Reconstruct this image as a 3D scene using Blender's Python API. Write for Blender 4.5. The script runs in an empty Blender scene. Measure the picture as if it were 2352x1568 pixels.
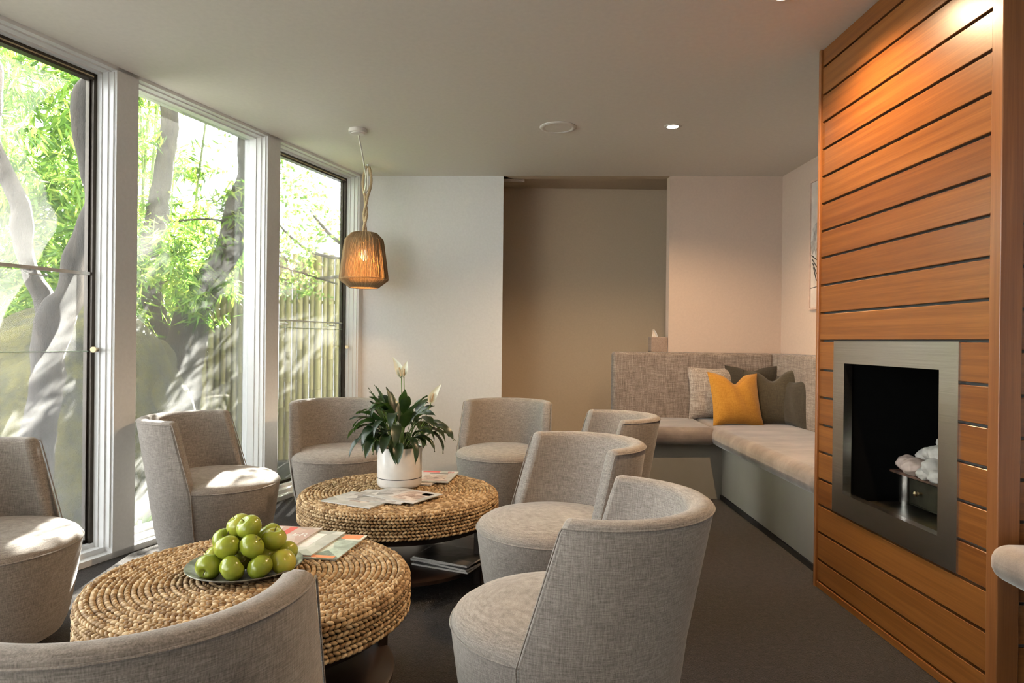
import bpy, math, random
from mathutils import Vector, Matrix, noise as mnoise
random.seed(7)
PI = math.pi
sc = bpy.context.scene
col = sc.collection

# ------------------------------------------------------------------ camera
def cam_axes(yaw, pitch, roll):
    f = Vector((math.sin(yaw)*math.cos(pitch), math.cos(yaw)*math.cos(pitch), math.sin(pitch)))
    r = Vector((math.cos(yaw), -math.sin(yaw), 0)); u = r.cross(f)
    return math.cos(roll)*r+math.sin(roll)*u, math.cos(roll)*u-math.sin(roll)*r, f
r_, u_, f_ = cam_axes(.0182, -.0015, .0109)
cd = bpy.data.cameras.new('camera'); cd.lens = 24.0; cd.sensor_width = 36; cd.clip_start = .05
cam = bpy.data.objects.new('camera', cd); col.objects.link(cam)
cam.matrix_world = Matrix(((r_.x, u_.x, -f_.x, 0), (r_.y, u_.y, -f_.y, 0), (r_.z, u_.z, -f_.z, 1.131), (0, 0, 0, 1)))
sc.camera = cam

# ------------------------------------------------------------------ world, sun, exposure
w = bpy.data.worlds.new('sky'); sc.world = w; w.use_nodes = True
bg = w.node_tree.nodes['Background']
bg.inputs[0].default_value = (.965, .972, 1.0, 1); bg.inputs[1].default_value = 12
sd = bpy.data.lights.new('sun', 'SUN'); sd.energy = 330; sd.angle = math.radians(.6); sd.color = (1, .96, .88)
sun = bpy.data.objects.new('sun', sd); col.objects.link(sun)
sun.rotation_euler = Vector((.07, -.875, -.60)).to_track_quat('-Z', 'Y').to_euler()
sc.view_settings.view_transform = 'Standard'; sc.view_settings.look = 'None'
sc.view_settings.gamma = 1; sc.view_settings.use_curve_mapping = False
sc.view_settings.exposure = -0.06
cy = sc.cycles
cy.use_adaptive_sampling = True; cy.adaptive_threshold = .05
cy.max_bounces = 8; cy.diffuse_bounces = 4; cy.glossy_bounces = 3; cy.transmission_bounces = 5
cy.transparent_max_bounces = 16; cy.caustics_reflective = False; cy.caustics_refractive = False
cy.sample_clamp_indirect = 6; cy.use_denoising = True

WARM = (1.0, .67, .38)
def spot(x, y, e, size=146, blend=.55):
    l = bpy.data.lights.new('downlight_beam', 'SPOT'); l.energy = e; l.spot_size = math.radians(size)
    l.spot_blend = blend; l.shadow_soft_size = .035; l.color = WARM
    o = bpy.data.objects.new('downlight_beam', l); col.objects.link(o); o.location = (x, y, 2.478)
for (x, y, e) in ((1.083, 4.314, 125), (1.10, 2.664, 150), (1.1, 1.0, 26), (1.1, -.7, 16), (-.6, -.9, 16)):
    spot(x, y, e)

# ------------------------------------------------------------------ materials
def mat(name):
    m = bpy.data.materials.new(name); m.use_nodes = True
    nt = m.node_tree; b = nt.nodes['Principled BSDF']
    return m, nt, b
def N(nt, t, **kw):
    n = nt.nodes.new(t)
    for k, v in kw.items():
        if k.startswith('i_'): n.inputs[k[2:].replace('_', ' ')].default_value = v
        else: setattr(n, k, v)
    return n
def L(nt, a, b): nt.links.new(a, b)
def ramp(nt, fac, stops):
    r = N(nt, 'ShaderNodeValToRGB'); e = r.color_ramp.elements
    while len(e) < len(stops): e.new(.5)
    for el, (p, c) in zip(e, stops): el.position = p; el.color = (*c, 1)
    L(nt, fac, r.inputs[0]); return r.outputs[0]
def coords(nt, scale, kind='Object'):
    t = N(nt, 'ShaderNodeTexCoord'); mp = N(nt, 'ShaderNodeMapping'); mp.inputs['Scale'].default_value = scale
    L(nt, t.outputs[kind], mp.inputs[0]); return mp.outputs[0]
def noise(nt, vec, scale, detail=3, rough=.55):
    n = N(nt, 'ShaderNodeTexNoise'); n.inputs['Scale'].default_value = scale
    n.inputs['Detail'].default_value = detail; n.inputs['Roughness'].default_value = rough
    L(nt, vec, n.inputs['Vector']); return n.outputs['Fac']
def bump(nt, b, h, dist, strength=.5):
    n = N(nt, 'ShaderNodeBump'); n.inputs['Strength'].default_value = strength; n.inputs['Distance'].default_value = dist
    L(nt, h, n.inputs['Height']); L(nt, n.outputs[0], b.inputs['Normal'])
def mathn(nt, op, a, b):
    n = N(nt, 'ShaderNodeMath', operation=op)
    for i, v in enumerate((a, b)):
        if isinstance(v, (int, float)): n.inputs[i].default_value = v
        else: L(nt, v, n.inputs[i])
    return n.outputs[0]
def plain(name, c, rough=.5, metal=0, spec=.5, nz=None, bd=.0):
    m, nt, b = mat(name); b.inputs['Base Color'].default_value = (*c, 1)
    b.inputs['Roughness'].default_value = rough; b.inputs['Metallic'].default_value = metal
    b.inputs['Specular IOR Level'].default_value = spec
    if nz:
        v = coords(nt, (1, 1, 1)); f = noise(nt, v, nz, 4)
        k_ = .03 if 'paint' in name or 'plastic' in name else .13; a = [max(0, x*(1-k_)) for x in c]; d = [min(1, x*(1+k_)) for x in c]
        L(nt, ramp(nt, f, ((.3, a), (.7, d))), b.inputs['Base Color'])
        if bd: bump(nt, b, f, bd, .4)
    return m
M = {}
M['wall'] = plain('wall_paint', (.785, .785, .785), .75, spec=.25, nz=60, bd=.0004)
M['wall_tan'] = plain('wall_paint_tan', (.52, .42, .31), .75, spec=.25, nz=60, bd=.0004)
M['wall_pink'] = plain('wall_paint_pink', (.55, .435, .36), .75, spec=.25, nz=60, bd=.0004)
M['ceil'] = plain('ceiling_paint', (.70, .66, .61), .6, spec=.3, nz=40, bd=.0004)
M['white'] = plain('white_gloss_paint', (.80, .80, .79), .35, spec=.5, nz=12)
M['base_paint'] = plain('bench_base_paint', (.31, .285, .24), .45, nz=9)
M['black'] = plain('dark_kick_board', (.015, .013, .012), .6, nz=30)
M['bronze'] = plain('bronze_aluminium', (.05, .04, .03), .4, .6, nz=40)
M['alu'] = plain('satin_aluminium', (.62, .62, .60), .35, .8, nz=30)
M['edge_glass'] = plain('glass_edge', (.55, .70, .62), .2, nz=20)
M['soot'] = plain('blackened_firebox', (.004, .004, .004), .9, spec=.05, nz=30)
M['darkwood'] = plain('dark_stained_wood', (.022, .012, .008), .35, nz=25)
M['pebble'] = plain('white_pebble', (.42, .395, .355), .7, nz=24, bd=.003)
M['pebble_pink'] = plain('pinkish_pebble', (.44, .34, .29), .7, nz=24, bd=.003)
M['pot'] = plain('white_glazed_ceramic', (.72, .68, .63), .22, nz=8)
M['groove'] = plain('dark_groove', (.03, .028, .026), .6, nz=30)
M['soil'] = plain('potting_soil', (.02, .014, .01), .9, nz=60, bd=.004)
M['plastic'] = plain('white_plastic', (.72, .69, .65), .4, nz=20)
M['cord'] = plain('white_flex', (.75, .72, .68), .5, nz=20)
M['paper'] = plain('page_edges', (.62, .60, .56), .7, nz=160)
M['tissue'] = plain('tissue_paper', (.8, .76, .72), .8, nz=30)
M['ink_red'] = plain('red_ink', (.55, .05, .05), .4, nz=30)
M['ink_dark'] = plain('dark_ink', (.05, .05, .05), .4, nz=30)
M['ink_white'] = plain('white_ink', (.75, .73, .72), .4, nz=30)
M['ink_orange'] = plain('orange_ink', (.75, .25, .10), .4, nz=30)
M['stem'] = plain('apple_stem', (.07, .04, .015), .8, nz=60)
M['petal'] = plain('white_spathe', (.78, .80, .66), .5, nz=20)
M['stalk'] = plain('green_stalk', (.12, .2, .05), .5, nz=30)
M['knobm'] = plain('aged_brass', (.45, .36, .22), .3, 1, nz=30)
M['print'] = plain('print_paper', (.62, .55, .50), .5, nz=10)
M['frame_pink'] = plain('pale_frame', (.55, .40, .33), .5, nz=20)

def make_carpet():
    m, nt, b = mat('carpet'); v = coords(nt, (1, 1, 1))
    f = noise(nt, v, 190, 2, .8); g = noise(nt, v, 45, 3)
    mix = mathn(nt, 'ADD', mathn(nt, 'MULTIPLY', f, .7), mathn(nt, 'MULTIPLY', g, .3))
    L(nt, ramp(nt, mix, ((.34, (.006, .004, .0035)), (.5, (.022, .016, .013)), (.66, (.065, .052, .044)))), b.inputs['Base Color'])
    b.inputs['Roughness'].default_value = .95; b.inputs['Specular IOR Level'].default_value = .1
    b.inputs['Sheen Weight'].default_value = .15
    bump(nt, b, f, .012, 1.0); return m
M['carpet'] = make_carpet()

def make_fabric(name, lo, mid, hi, s=1.0, bd=.0012):
    m, nt, b = mat(name)
    v1 = coords(nt, (420*s, 420*s, 26*s)); v2 = coords(nt, (30*s, 30*s, 480*s)); v0 = coords(nt, (1, 1, 1))
    a = noise(nt, v1, 1, 2, .6); c = noise(nt, v2, 1, 2, .6); d = noise(nt, v0, 300*s, 2, .6); g = noise(nt, v0, 5, 3)
    x = mathn(nt, 'ADD', mathn(nt, 'MULTIPLY', a, .36), mathn(nt, 'MULTIPLY', c, .36))
    x = mathn(nt, 'ADD', x, mathn(nt, 'MULTIPLY', d, .2)); x2 = mathn(nt, 'ADD', x, mathn(nt, 'MULTIPLY', g, .08))
    L(nt, ramp(nt, x2, ((.37, lo), (.5, mid), (.62, hi))), b.inputs['Base Color'])
    b.inputs['Roughness'].default_value = .9; b.inputs['Specular IOR Level'].default_value = .15
    b.inputs['Sheen Weight'].default_value = .25; b.inputs['Sheen Roughness'].default_value = .5
    bump(nt, b, x, bd, .7); return m
M['fabric'] = make_fabric('greige_woven_fabric', (.132, .114, .099), (.228, .200, .177), (.33, .292, .260))
M['tweed'] = make_fabric('bench_tweed', (.12, .095, .08), (.225, .18, .152), (.36, .305, .265), .42, .003)
M['tweed_pillow'] = make_fabric('pillow_tweed', (.16, .13, .115), (.32, .27, .235), (.52, .47, .42), .5, .002)
M['mustard'] = make_fabric('mustard_linen', (.30, .135, .016), (.40, .19, .026), (.48, .245, .04), .8)
M['olive'] = make_fabric('olive_linen', (.040, .034, .022), (.058, .049, .032), (.08, .067, .045), .8)
M['dark_olive'] = make_fabric('charcoal_linen', (.035, .030, .022), (.05, .043, .031), (.066, .056, .042), .8)

def make_suede():
    m, nt, b = mat('bench_suede'); v = coords(nt, (2.6, 5, 4)); v2 = coords(nt, (1, 1, 1))
    f = noise(nt, v, 1.6, 4, .6); g = noise(nt, v2, 260, 2)
    x = mathn(nt, 'ADD', mathn(nt, 'MULTIPLY', f, .8), mathn(nt, 'MULTIPLY', g, .2))
    L(nt, ramp(nt, x, ((.36, (.135, .105, .09)), (.5, (.195, .155, .132)), (.64, (.275, .225, .195)))), b.inputs['Base Color'])
    b.inputs['Roughness'].default_value = .7; b.inputs['Sheen Weight'].default_value = .4
    bump(nt, b, g, .0008, .4); return m
M['suede'] = make_suede()

def make_wood(name, axis, c0, c1, c2, rough=.3, island=True):
    m, nt, b = mat(name)
    sc_ = {'y': (60, .7, 60), 'z': (30, 30, 1.2), 'x': (.8, 45, 45)}[axis]
    sf = {'y': (150, 3, 150), 'z': (150, 150, 3), 'x': (3, 150, 150)}[axis]
    t = N(nt, 'ShaderNodeTexCoord'); geo = N(nt, 'ShaderNodeNewGeometry')
    off = N(nt, 'ShaderNodeVectorMath', operation='ADD'); sv = N(nt, 'ShaderNodeVectorMath', operation='SCALE')
    comb = N(nt, 'ShaderNodeCombineXYZ')
    for i in range(3): L(nt, geo.outputs['Random Per Island'], comb.inputs[i])
    sv.inputs['Scale'].default_value = 37.0; L(nt, comb.outputs[0], sv.inputs[0])
    L(nt, t.outputs['Object'], off.inputs[0]); L(nt, sv.outputs[0], off.inputs[1])
    ma = N(nt, 'ShaderNodeMapping'); ma.inputs['Scale'].default_value = sc_; L(nt, off.outputs[0], ma.inputs[0])
    mb = N(nt, 'ShaderNodeMapping'); mb.inputs['Scale'].default_value = sf; L(nt, off.outputs[0], mb.inputs[0])
    a = noise(nt, ma.outputs[0], 1, 5, .6); f = noise(nt, mb.outputs[0], 1.6, 3, .7)
    x = mathn(nt, 'ADD', mathn(nt, 'MULTIPLY', a, .62), mathn(nt, 'MULTIPLY', f, .38))
    x = mathn(nt, 'ADD', x, mathn(nt, 'MULTIPLY', mathn(nt, 'SUBTRACT', geo.outputs['Random Per Island'], .5), .18))
    L(nt, ramp(nt, x, ((.33, c0), (.5, c1), (.68, c2))), b.inputs['Base Color'])
    b.inputs['Roughness'].default_value = rough; b.inputs['Specular IOR Level'].default_value = .5
    bump(nt, b, f, .0004, .25); return m
M['cedar'] = make_wood('oiled_cedar_boards', 'y', (.115, .034, .007), (.165, .056, .011), (.225, .084, .019))
M['cedar_x'] = make_wood('oiled_cedar_front', 'x', (.115, .034, .007), (.165, .056, .011), (.225, .084, .019))
M['cedar_post'] = make_wood('oiled_cedar_post', 'z', (.15, .050, .014), (.20, .074, .022), (.26, .105, .035))

def make_brushed():
    m, nt, b = mat('brushed_steel'); v = coords(nt, (400, 6, 6)); v2 = coords(nt, (3, 400, 3)); f = noise(nt, coords(nt, (2, 2, 300)), 1, 3)
    L(nt, ramp(nt, f, ((.3, (.50, .485, .46)), (.7, (.62, .60, .57)))), b.inputs['Base Color'])
    b.inputs['Metallic'].default_value = 1; b.inputs['Roughness'].default_value = .24
    bump(nt, b, f, .0001, .08); return m
M['steel'] = make_brushed()
def make_rust():
    m, nt, b = mat('heat_marked_steel'); f = noise(nt, coords(nt, (1, 1, 1)), 14, 5)
    L(nt, ramp(nt, f, ((.35, (.05, .045, .038)), (.55, (.22, .12, .085)), (.7, (.32, .2, .15)))), b.inputs['Base Color'])
    b.inputs['Metallic'].default_value = .5; b.inputs['Roughness'].default_value = .35; return m
M['rust'] = make_rust()
def make_drawer():
    m, nt, b = mat('gunmetal'); f = noise(nt, coords(nt, (1, 1, 1)), 9, 3)
    L(nt, ramp(nt, f, ((.35, (.05, .048, .036)), (.65, (.12, .11, .08)))), b.inputs['Base Color'])
    b.inputs['Metallic'].default_value = .8; b.inputs['Roughness'].default_value = .35; return m
M['gunmetal'] = make_drawer()
M['pewter'] = None
def make_pewter():
    m, nt, b = mat('hammered_pewter'); f = noise(nt, coords(nt, (1, 1, 1)), 30, 4)
    L(nt, ramp(nt, f, ((.35, (.13, .115, .10)), (.65, (.36, .34, .31)))), b.inputs['Base Color'])
    b.inputs['Metallic'].default_value = .8; b.inputs['Roughness'].default_value = .32; bump(nt, b, f, .002, .4); return m
M['pewter'] = make_pewter()

def make_island(name, stops, rough=.7, nz=None, transl=None, spec=.3):
    m, nt, b = mat(name); geo = N(nt, 'ShaderNodeNewGeometry')
    fac = geo.outputs['Random Per Island']
    if nz:
        f = noise(nt, coords(nt, (1, 1, 1)), nz, 3)
        fac = mathn(nt, 'ADD', mathn(nt, 'MULTIPLY', fac, .65), mathn(nt, 'MULTIPLY', f, .35))
    c = ramp(nt, fac, stops); L(nt, c, b.inputs['Base Color'])
    b.inputs['Roughness'].default_value = rough; b.inputs['Specular IOR Level'].default_value = spec
    if transl:
        tr = N(nt, 'ShaderNodeBsdfTranslucent'); L(nt, c, tr.inputs[0]); mx = N(nt, 'ShaderNodeMixShader')
        mx.inputs[0].default_value = transl; L(nt, b.outputs[0], mx.inputs[1]); L(nt, tr.outputs[0], mx.inputs[2])
        L(nt, mx.outputs[0], nt.nodes['Material Output'].inputs[0])
    return m
M['straw'] = make_island('seagrass_braid', ((.2, (.20, .115, .05)), (.5, (.36, .235, .115)), (.8, (.56, .41, .24))), .6, 14)
M['straw_core'] = plain('seagrass_shadow', (.06, .03, .012), .9, nz=60)
M['leafA'] = make_island('bamboo_leaf', ((.0, (.035, .09, .012)), (.4, (.09, .19, .022)), (.75, (.18, .30, .035)), (1, (.34, .40, .075))), .5, None, .4)
M['leafC'] = make_island('fresh_leaf', ((.0, (.035, .085, .016)), (.5, (.09, .165, .03)), (1, (.20, .27, .07))), .5, None, .5)
M['leafB'] = make_island('maple_leaf', ((.0, (.07, .16, .02)), (.5, (.16, .30, .045)), (.93, (.30, .42, .09)), (1, (.55, .32, .2))), .5, None, .5)
M['string'] = make_island('natural_twine', ((.0, (.16, .095, .045)), (.5, (.25, .165, .09)), (1, (.36, .26, .145))), .85, 40)
M['rope'] = plain('hemp_rope', (.40, .30, .18), .9, nz=200, bd=.002)
M['bamboo_fence'] = make_island('bamboo_pole', ((.0, (.11, .10, .035)), (.5, (.17, .155, .06)), (1, (.25, .21, .09))), .45, 5)
M['culm'] = make_island('bamboo_culm', ((.0, (.06, .09, .03)), (1, (.20, .24, .08))), .5, 6)

def make_apple():
    m, nt, b = mat('green_apple_skin'); v = coords(nt, (1, 1, 1)); f = noise(nt, v, 22, 3); s = noise(nt, v, 700, 1)
    oi = N(nt, 'ShaderNodeObjectInfo')
    x = mathn(nt, 'ADD', mathn(nt, 'MULTIPLY', f, .6), mathn(nt, 'MULTIPLY', oi.outputs['Random'], .4))
    L(nt, ramp(nt, x, ((.25, (.17, .215, .018)), (.55, (.28, .325, .032)), (.8, (.40, .36, .05)))), b.inputs['Base Color'])
    b.inputs['Roughness'].default_value = .2; b.inputs['Subsurface Weight'].default_value = .06
    b.inputs['Subsurface Radius'].default_value = (.01, .01, .004); return m
M['apple'] = make_apple()
def make_lily():
    m, nt, b = mat('lily_leaf'); v = coords(nt, (1, 1, 1)); f = noise(nt, v, 16, 3)
    L(nt, ramp(nt, f, ((.3, (.006, .014, .007)), (.55, (.013, .030, .012)), (.75, (.042, .064, .026)))), b.inputs['Base Color'])
    b.inputs['Roughness'].default_value = .32
    tr = N(nt, 'ShaderNodeBsdfTranslucent'); tr.inputs[0].default_value = (.12, .25, .04, 1); mx = N(nt, 'ShaderNodeMixShader')
    mx.inputs[0].default_value = .12; L(nt, b.outputs[0], mx.inputs[1]); L(nt, tr.outputs[0], mx.inputs[2])
    L(nt, mx.outputs[0], nt.nodes['Material Output'].inputs[0]); return m
M['lily'] = make_lily()
def make_bark(name, a, c, d):
    m, nt, b = mat(name); f = noise(nt, coords(nt, (26, 26, 7)), 1, 6, .7); g = noise(nt, coords(nt, (1, 1, 1)), 3, 3)
    x = mathn(nt, 'ADD', mathn(nt, 'MULTIPLY', f, .7), mathn(nt, 'MULTIPLY', g, .3))
    L(nt, ramp(nt, x, ((.35, a), (.5, c), (.66, d))), b.inputs['Base Color'])
    b.inputs['Roughness'].default_value = .9; bump(nt, b, f, .03, .8); return m
M['bark'] = make_bark('grey_brown_bark', (.012, .009, .007), (.036, .028, .022), (.075, .062, .05))
M['bark2'] = make_bark('dark_mossy_bark', (.008, .006, .003), (.024, .020, .010), (.05, .044, .025))
def make_rock():
    m, nt, b = mat('mossy_rock'); v = coords(nt, (1, 1, 1)); f = noise(nt, v, 2.6, 7, .65); g = noise(nt, v, 18, 5, .7)
    x = mathn(nt, 'ADD', mathn(nt, 'MULTIPLY', f, .6), mathn(nt, 'MULTIPLY', g, .4))
    L(nt, ramp(nt, x, ((.38, (.006, .0065, .003)), (.46, (.026, .026, .007)), (.55, (.060, .055, .010)), (.66, (.105, .092, .024)))), b.inputs['Base Color'])
    b.inputs['Roughness'].default_value = .95; bump(nt, b, g, .05, .8); return m
M['rock'] = make_rock()
def make_ground():
    m, nt, b = mat('garden_soil'); v = coords(nt, (1, 1, 1)); f = noise(nt, v, 14, 6, .7)
    L(nt, ramp(nt, f, ((.35, (.006, .005, .004)), (.55, (.016, .014, .009)), (.7, (.028, .034, .012)))), b.inputs['Base Color'])
    b.inputs['Roughness'].default_value = 1; bump(nt, b, f, .05, .7); return m
M['ground'] = make_ground()
def make_glass():
    m, nt, b = mat('dusty_window_glass'); nt.nodes.remove(b)
    tr = N(nt, 'ShaderNodeBsdfTransparent'); tr.inputs[0].default_value = (.96, .975, .965, 1)
    du = N(nt, 'ShaderNodeBsdfTranslucent'); du.inputs[0].default_value = (.85, .85, .83, 1)
    gl = N(nt, 'ShaderNodeBsdfGlossy'); gl.inputs['Roughness'].default_value = .02
    v = coords(nt, (1, 1, 1)); f = noise(nt, v, 7, 5, .65); g = noise(nt, v, 160, 2)
    sx = N(nt, 'ShaderNodeSeparateXYZ'); L(nt, v, sx.inputs[0])
    low = N(nt, 'ShaderNodeMapRange'); low.inputs['From Min'].default_value = .2; low.inputs['From Max'].default_value = 2.1
    low.inputs['To Min'].default_value = .055; low.inputs['To Max'].default_value = .010; L(nt, sx.outputs[2], low.inputs['Value'])
    x = mathn(nt, 'MULTIPLY', mathn(nt, 'ADD', f, mathn(nt, 'MULTIPLY', g, .5)), low.outputs[0])
    m1 = N(nt, 'ShaderNodeMixShader'); L(nt, x, m1.inputs[0]); L(nt, tr.outputs[0], m1.inputs[1]); L(nt, du.outputs[0], m1.inputs[2])
    fr = N(nt, 'ShaderNodeFresnel'); fr.inputs[0].default_value = 1.35
    m2 = N(nt, 'ShaderNodeMixShader'); L(nt, mathn(nt, 'MULTIPLY', fr.outputs[0], .7), m2.inputs[0]); L(nt, m1.outputs[0], m2.inputs[1]); L(nt, gl.outputs[0], m2.inputs[2])
    L(nt, m2.outputs[0], nt.nodes['Material Output'].inputs[0]); return m
M['glass'] = make_glass()
def make_emit(name, c, s):
    m, nt, b = mat(name); b.inputs['Base Color'].default_value = (*c, 1)
    b.inputs['Emission Color'].default_value = (*c, 1); b.inputs['Emission Strength'].default_value = s; return m
M['bulb'] = make_emit('lit_bulb', (1, .72, .40), 14)
M['dl_lens'] = make_emit('lit_downlight_lens', (1, .86, .70), 40)
def make_liner():
    m, nt, b = mat('shade_liner'); f = noise(nt, coords(nt, (140, 140, 20)), 1, 3)
    b.inputs['Base Color'].default_value = (.42, .25, .11, 1); b.inputs['Roughness'].default_value = .9
    tr = N(nt, 'ShaderNodeBsdfTranslucent'); tr.inputs[0].default_value = (.75, .38, .13, 1)
    tp = N(nt, 'ShaderNodeBsdfTransparent')
    mx = N(nt, 'ShaderNodeMixShader'); mx.inputs[0].default_value = .6; L(nt, b.outputs[0], mx.inputs[1]); L(nt, tr.outputs[0], mx.inputs[2])
    m2 = N(nt, 'ShaderNodeMixShader'); th = ramp(nt, f, ((.46, (0, 0, 0)), (.60, (.5, .5, .5))))
    L(nt, th, m2.inputs[0]); L(nt, mx.outputs[0], m2.inputs[1]); L(nt, tp.outputs[0], m2.inputs[2])
    L(nt, m2.outputs[0], nt.nodes['Material Output'].inputs[0]); return m
M['liner'] = make_liner()
def make_cover(name, c0, c1, c2, scale=14):
    m, nt, b = mat(name); v = coords(nt, (1, 1.3, 1)); vo = N(nt, 'ShaderNodeTexVoronoi'); vo.inputs['Scale'].default_value = scale
    L(nt, v, vo.inputs['Vector']); sp = N(nt, 'ShaderNodeSeparateColor'); L(nt, vo.outputs['Color'], sp.inputs[0])
    n_ = noise(nt, v, scale*1.4, 4, .7)
    x = mathn(nt, 'ADD', mathn(nt, 'MULTIPLY', sp.outputs[0], .45), mathn(nt, 'MULTIPLY', n_, .6))
    L(nt, ramp(nt, x, ((.28, c0), (.5, c1), (.75, c2))), b.inputs['Base Color']); b.inputs['Roughness'].default_value = .3
    return m
M['cov_grey'] = make_cover('grey_photo_cover', (.12, .11, .10), (.42, .40, .38), (.66, .65, .63))
M['cov_white'] = make_cover('pale_cover', (.30, .30, .285), (.46, .46, .445), (.58, .57, .56), 6)
M['cov_brown'] = make_cover('food_photo_cover', (.14, .06, .04), (.45, .36, .31), (.68, .62, .58), 22)
M['cov_pink'] = make_cover('pinkish_cover', (.30, .22, .21), (.48, .28, .26), (.55, .47, .45), 5)
M['cov_green'] = make_cover('pale_green_photo_cover', (.10, .12, .10), (.46, .56, .50), (.72, .72, .66), 9)
M['cov_dark'] = make_cover('dark_cover', (.02, .02, .02), (.07, .07, .065), (.16, .15, .14), 10)
def make_wicker():
    m, nt, b = mat('wicker'); v = coords(nt, (1, 1, 1)); wv = N(nt, 'ShaderNodeTexBrick'); wv.inputs['Scale'].default_value = 60
    mp = N(nt, 'ShaderNodeMapping'); mp.inputs['Rotation'].default_value = (PI/2, 0, 0); L(nt, v, mp.inputs[0]); L(nt, mp.outputs[0], wv.inputs['Vector'])
    wv.inputs['Color1'].default_value = (.42, .31, .25, 1); wv.inputs['Color2'].default_value = (.33, .24, .19, 1); wv.inputs['Mortar'].default_value = (.12, .08, .06, 1)
    L(nt, wv.outputs['Color'], b.inputs['Base Color']); b.inputs['Roughness'].default_value = .7; bump(nt, b, wv.outputs['Fac'], .002, .6); return m
M['wicker'] = make_wicker()

# ------------------------------------------------------------------ mesh helpers
class G:
    def __init__(s): s.v = []; s.f = []
    def add(s, vs, fs):
        o = len(s.v); s.v.extend([tuple(p) for p in vs]); s.f.extend([tuple(i+o for i in q) for q in fs])
    def box(s, x0, y0, z0, x1, y1, z1, mt=None):
        vs = [Vector((x, y, z)) for z in (z0, z1) for x, y in ((x0, y0), (x1, y0), (x1, y1), (x0, y1))]
        if mt: vs = [mt @ p for p in vs]
        s.add(vs, ((3, 2, 1, 0), (4, 5, 6, 7), (0, 1, 5, 4), (1, 2, 6, 5), (2, 3, 7, 6), (3, 0, 4, 7)))
    def prism(s, pts, z0, z1):
        n = len(pts); a = sum(pts[i][0]*pts[(i+1) % n][1]-pts[(i+1) % n][0]*pts[i][1] for i in range(n))
        if a < 0: pts = pts[::-1]
        vs = [(x, y, z0) for x, y in pts]+[(x, y, z1) for x, y in pts]
        s.add(vs, [tuple(range(n-1, -1, -1)), tuple(range(n, 2*n))]+[(i, (i+1) % n, (i+1) % n+n, i+n) for i in range(n)])
    def lathe(s, prof, n=48, c=(0, 0, 0), a0=0, closed=True):
        vs = []; fs = []; m = len(prof)
        for i in range(n):
            t = 2*PI*i/n
            for r, z in prof: vs.append((c[0]+r*math.cos(t), c[1]+r*math.sin(t), c[2]+z))
        for i in range(n):
            j = (i+1) % n
            for k in range(m-1): fs.append((i*m+k, j*m+k, j*m+k+1, i*m+k+1))
        s.add(vs, fs)
    def tube(s, path, r, n=8, cap=True):
        path = [Vector(p) for p in path]; rr = r if isinstance(r, (list, tuple)) else [r]*len(path)
        vs = []; fs = []; up = None
        for i, p in enumerate(path):
            d = (path[min(i+1, len(path)-1)]-path[max(i-1, 0)])
            if d.length < 1e-9: d = Vector((0, 0, 1))
            d.normalize()
            if up is None: up = Vector((1, 0, 0)) if abs(d.x) < .8 else Vector((0, 1, 0))
            a = (up-d*up.dot(d)); a.normalize(); up = a; b = d.cross(a)
            for k in range(n):
                t = 2*PI*k/n; vs.append(p+(a*math.cos(t)+b*math.sin(t))*rr[i])
        for i in range(len(path)-1):
            for k in range(n): fs.append((i*n+k, i*n+(k+1) % n, (i+1)*n+(k+1) % n, (i+1)*n+k))
        if cap: fs.append(tuple(range(n-1, -1, -1))); fs.append(tuple((len(path)-1)*n+k for k in range(n)))
        s.add(vs, fs)
    def obj(s, name, m, parent=None, smooth=True, loc=None, bevel=0, seg=3, angle=40):
        me = bpy.data.meshes.new(name); me.from_pydata(s.v, [], s.f); me.materials.append(M[m]); me.update()
        o = bpy.data.objects.new(name, me); col.objects.link(o)
        if smooth:
            me.shade_smooth()
            try: me.set_sharp_from_angle(angle=math.radians(angle))
            except Exception: pass
        if parent: o.parent = parent
        if loc: o.location = loc
        if bevel:
            b = o.modifiers.new('bevel', 'BEVEL'); b.width = bevel; b.segments = seg; b.limit_method = 'ANGLE'; b.harden_normals = False
            b.angle_limit = math.radians(40)
            if smooth: me.shade_smooth(); 
        return o
def tag(o, label=None, cat=None, group=None, kind=None):
    if label: o['label'] = label
    if cat: o['category'] = cat
    if group: o['group'] = group
    if kind: o['kind'] = kind
    return o
def thing(name, label, cat, loc=(0, 0, 0), rz=0, group=None):
    o = bpy.data.objects.new(name, None); col.objects.link(o); o.location = loc; o.rotation_euler = (0, 0, rz)
    o.empty_display_size = .1
    return tag(o, label, cat, group)
def dup(root, loc, rz, label, group=None):
    def cp(o, par):
        c = o.copy(); col.objects.link(c); c.parent = par
        for ch in children[o]: cp(ch, c)
        return c
    children = {}
    def walk(o):
        children[o] = [x for x in col.objects if x.parent == o]
        for x in children[o]: walk(x)
    walk(root); r = cp(root, None); r.location = loc; r.rotation_euler = (0, 0, rz); r['label'] = label
    if group: r['group'] = group
    return r
def struct(g, name, m, parent=None, **kw):
    o = g.obj(name, m, parent, **kw)
    if not parent: o['kind'] = 'structure'
    return o
def face_rz(fx, fy): return math.atan2(-fx, fy)     # local +Y faces (fx, fy)

# ------------------------------------------------------------------ room frame
A, B = -3.2065, .3562                      # window wall inner line X = A + B*Y
nl = math.hypot(1, B); nx, ny = 1/nl, -B/nl       # inward normal
dx, dy = B/nl, 1/nl                          # along wall, away from camera
def wp(Y, t):                                # t metres outward from the inner line
    return (A+B*Y-nx*t, Y-ny*t)
def bw(X, off=0): return 5.692-.0592*X-off
H = 2.5

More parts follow.
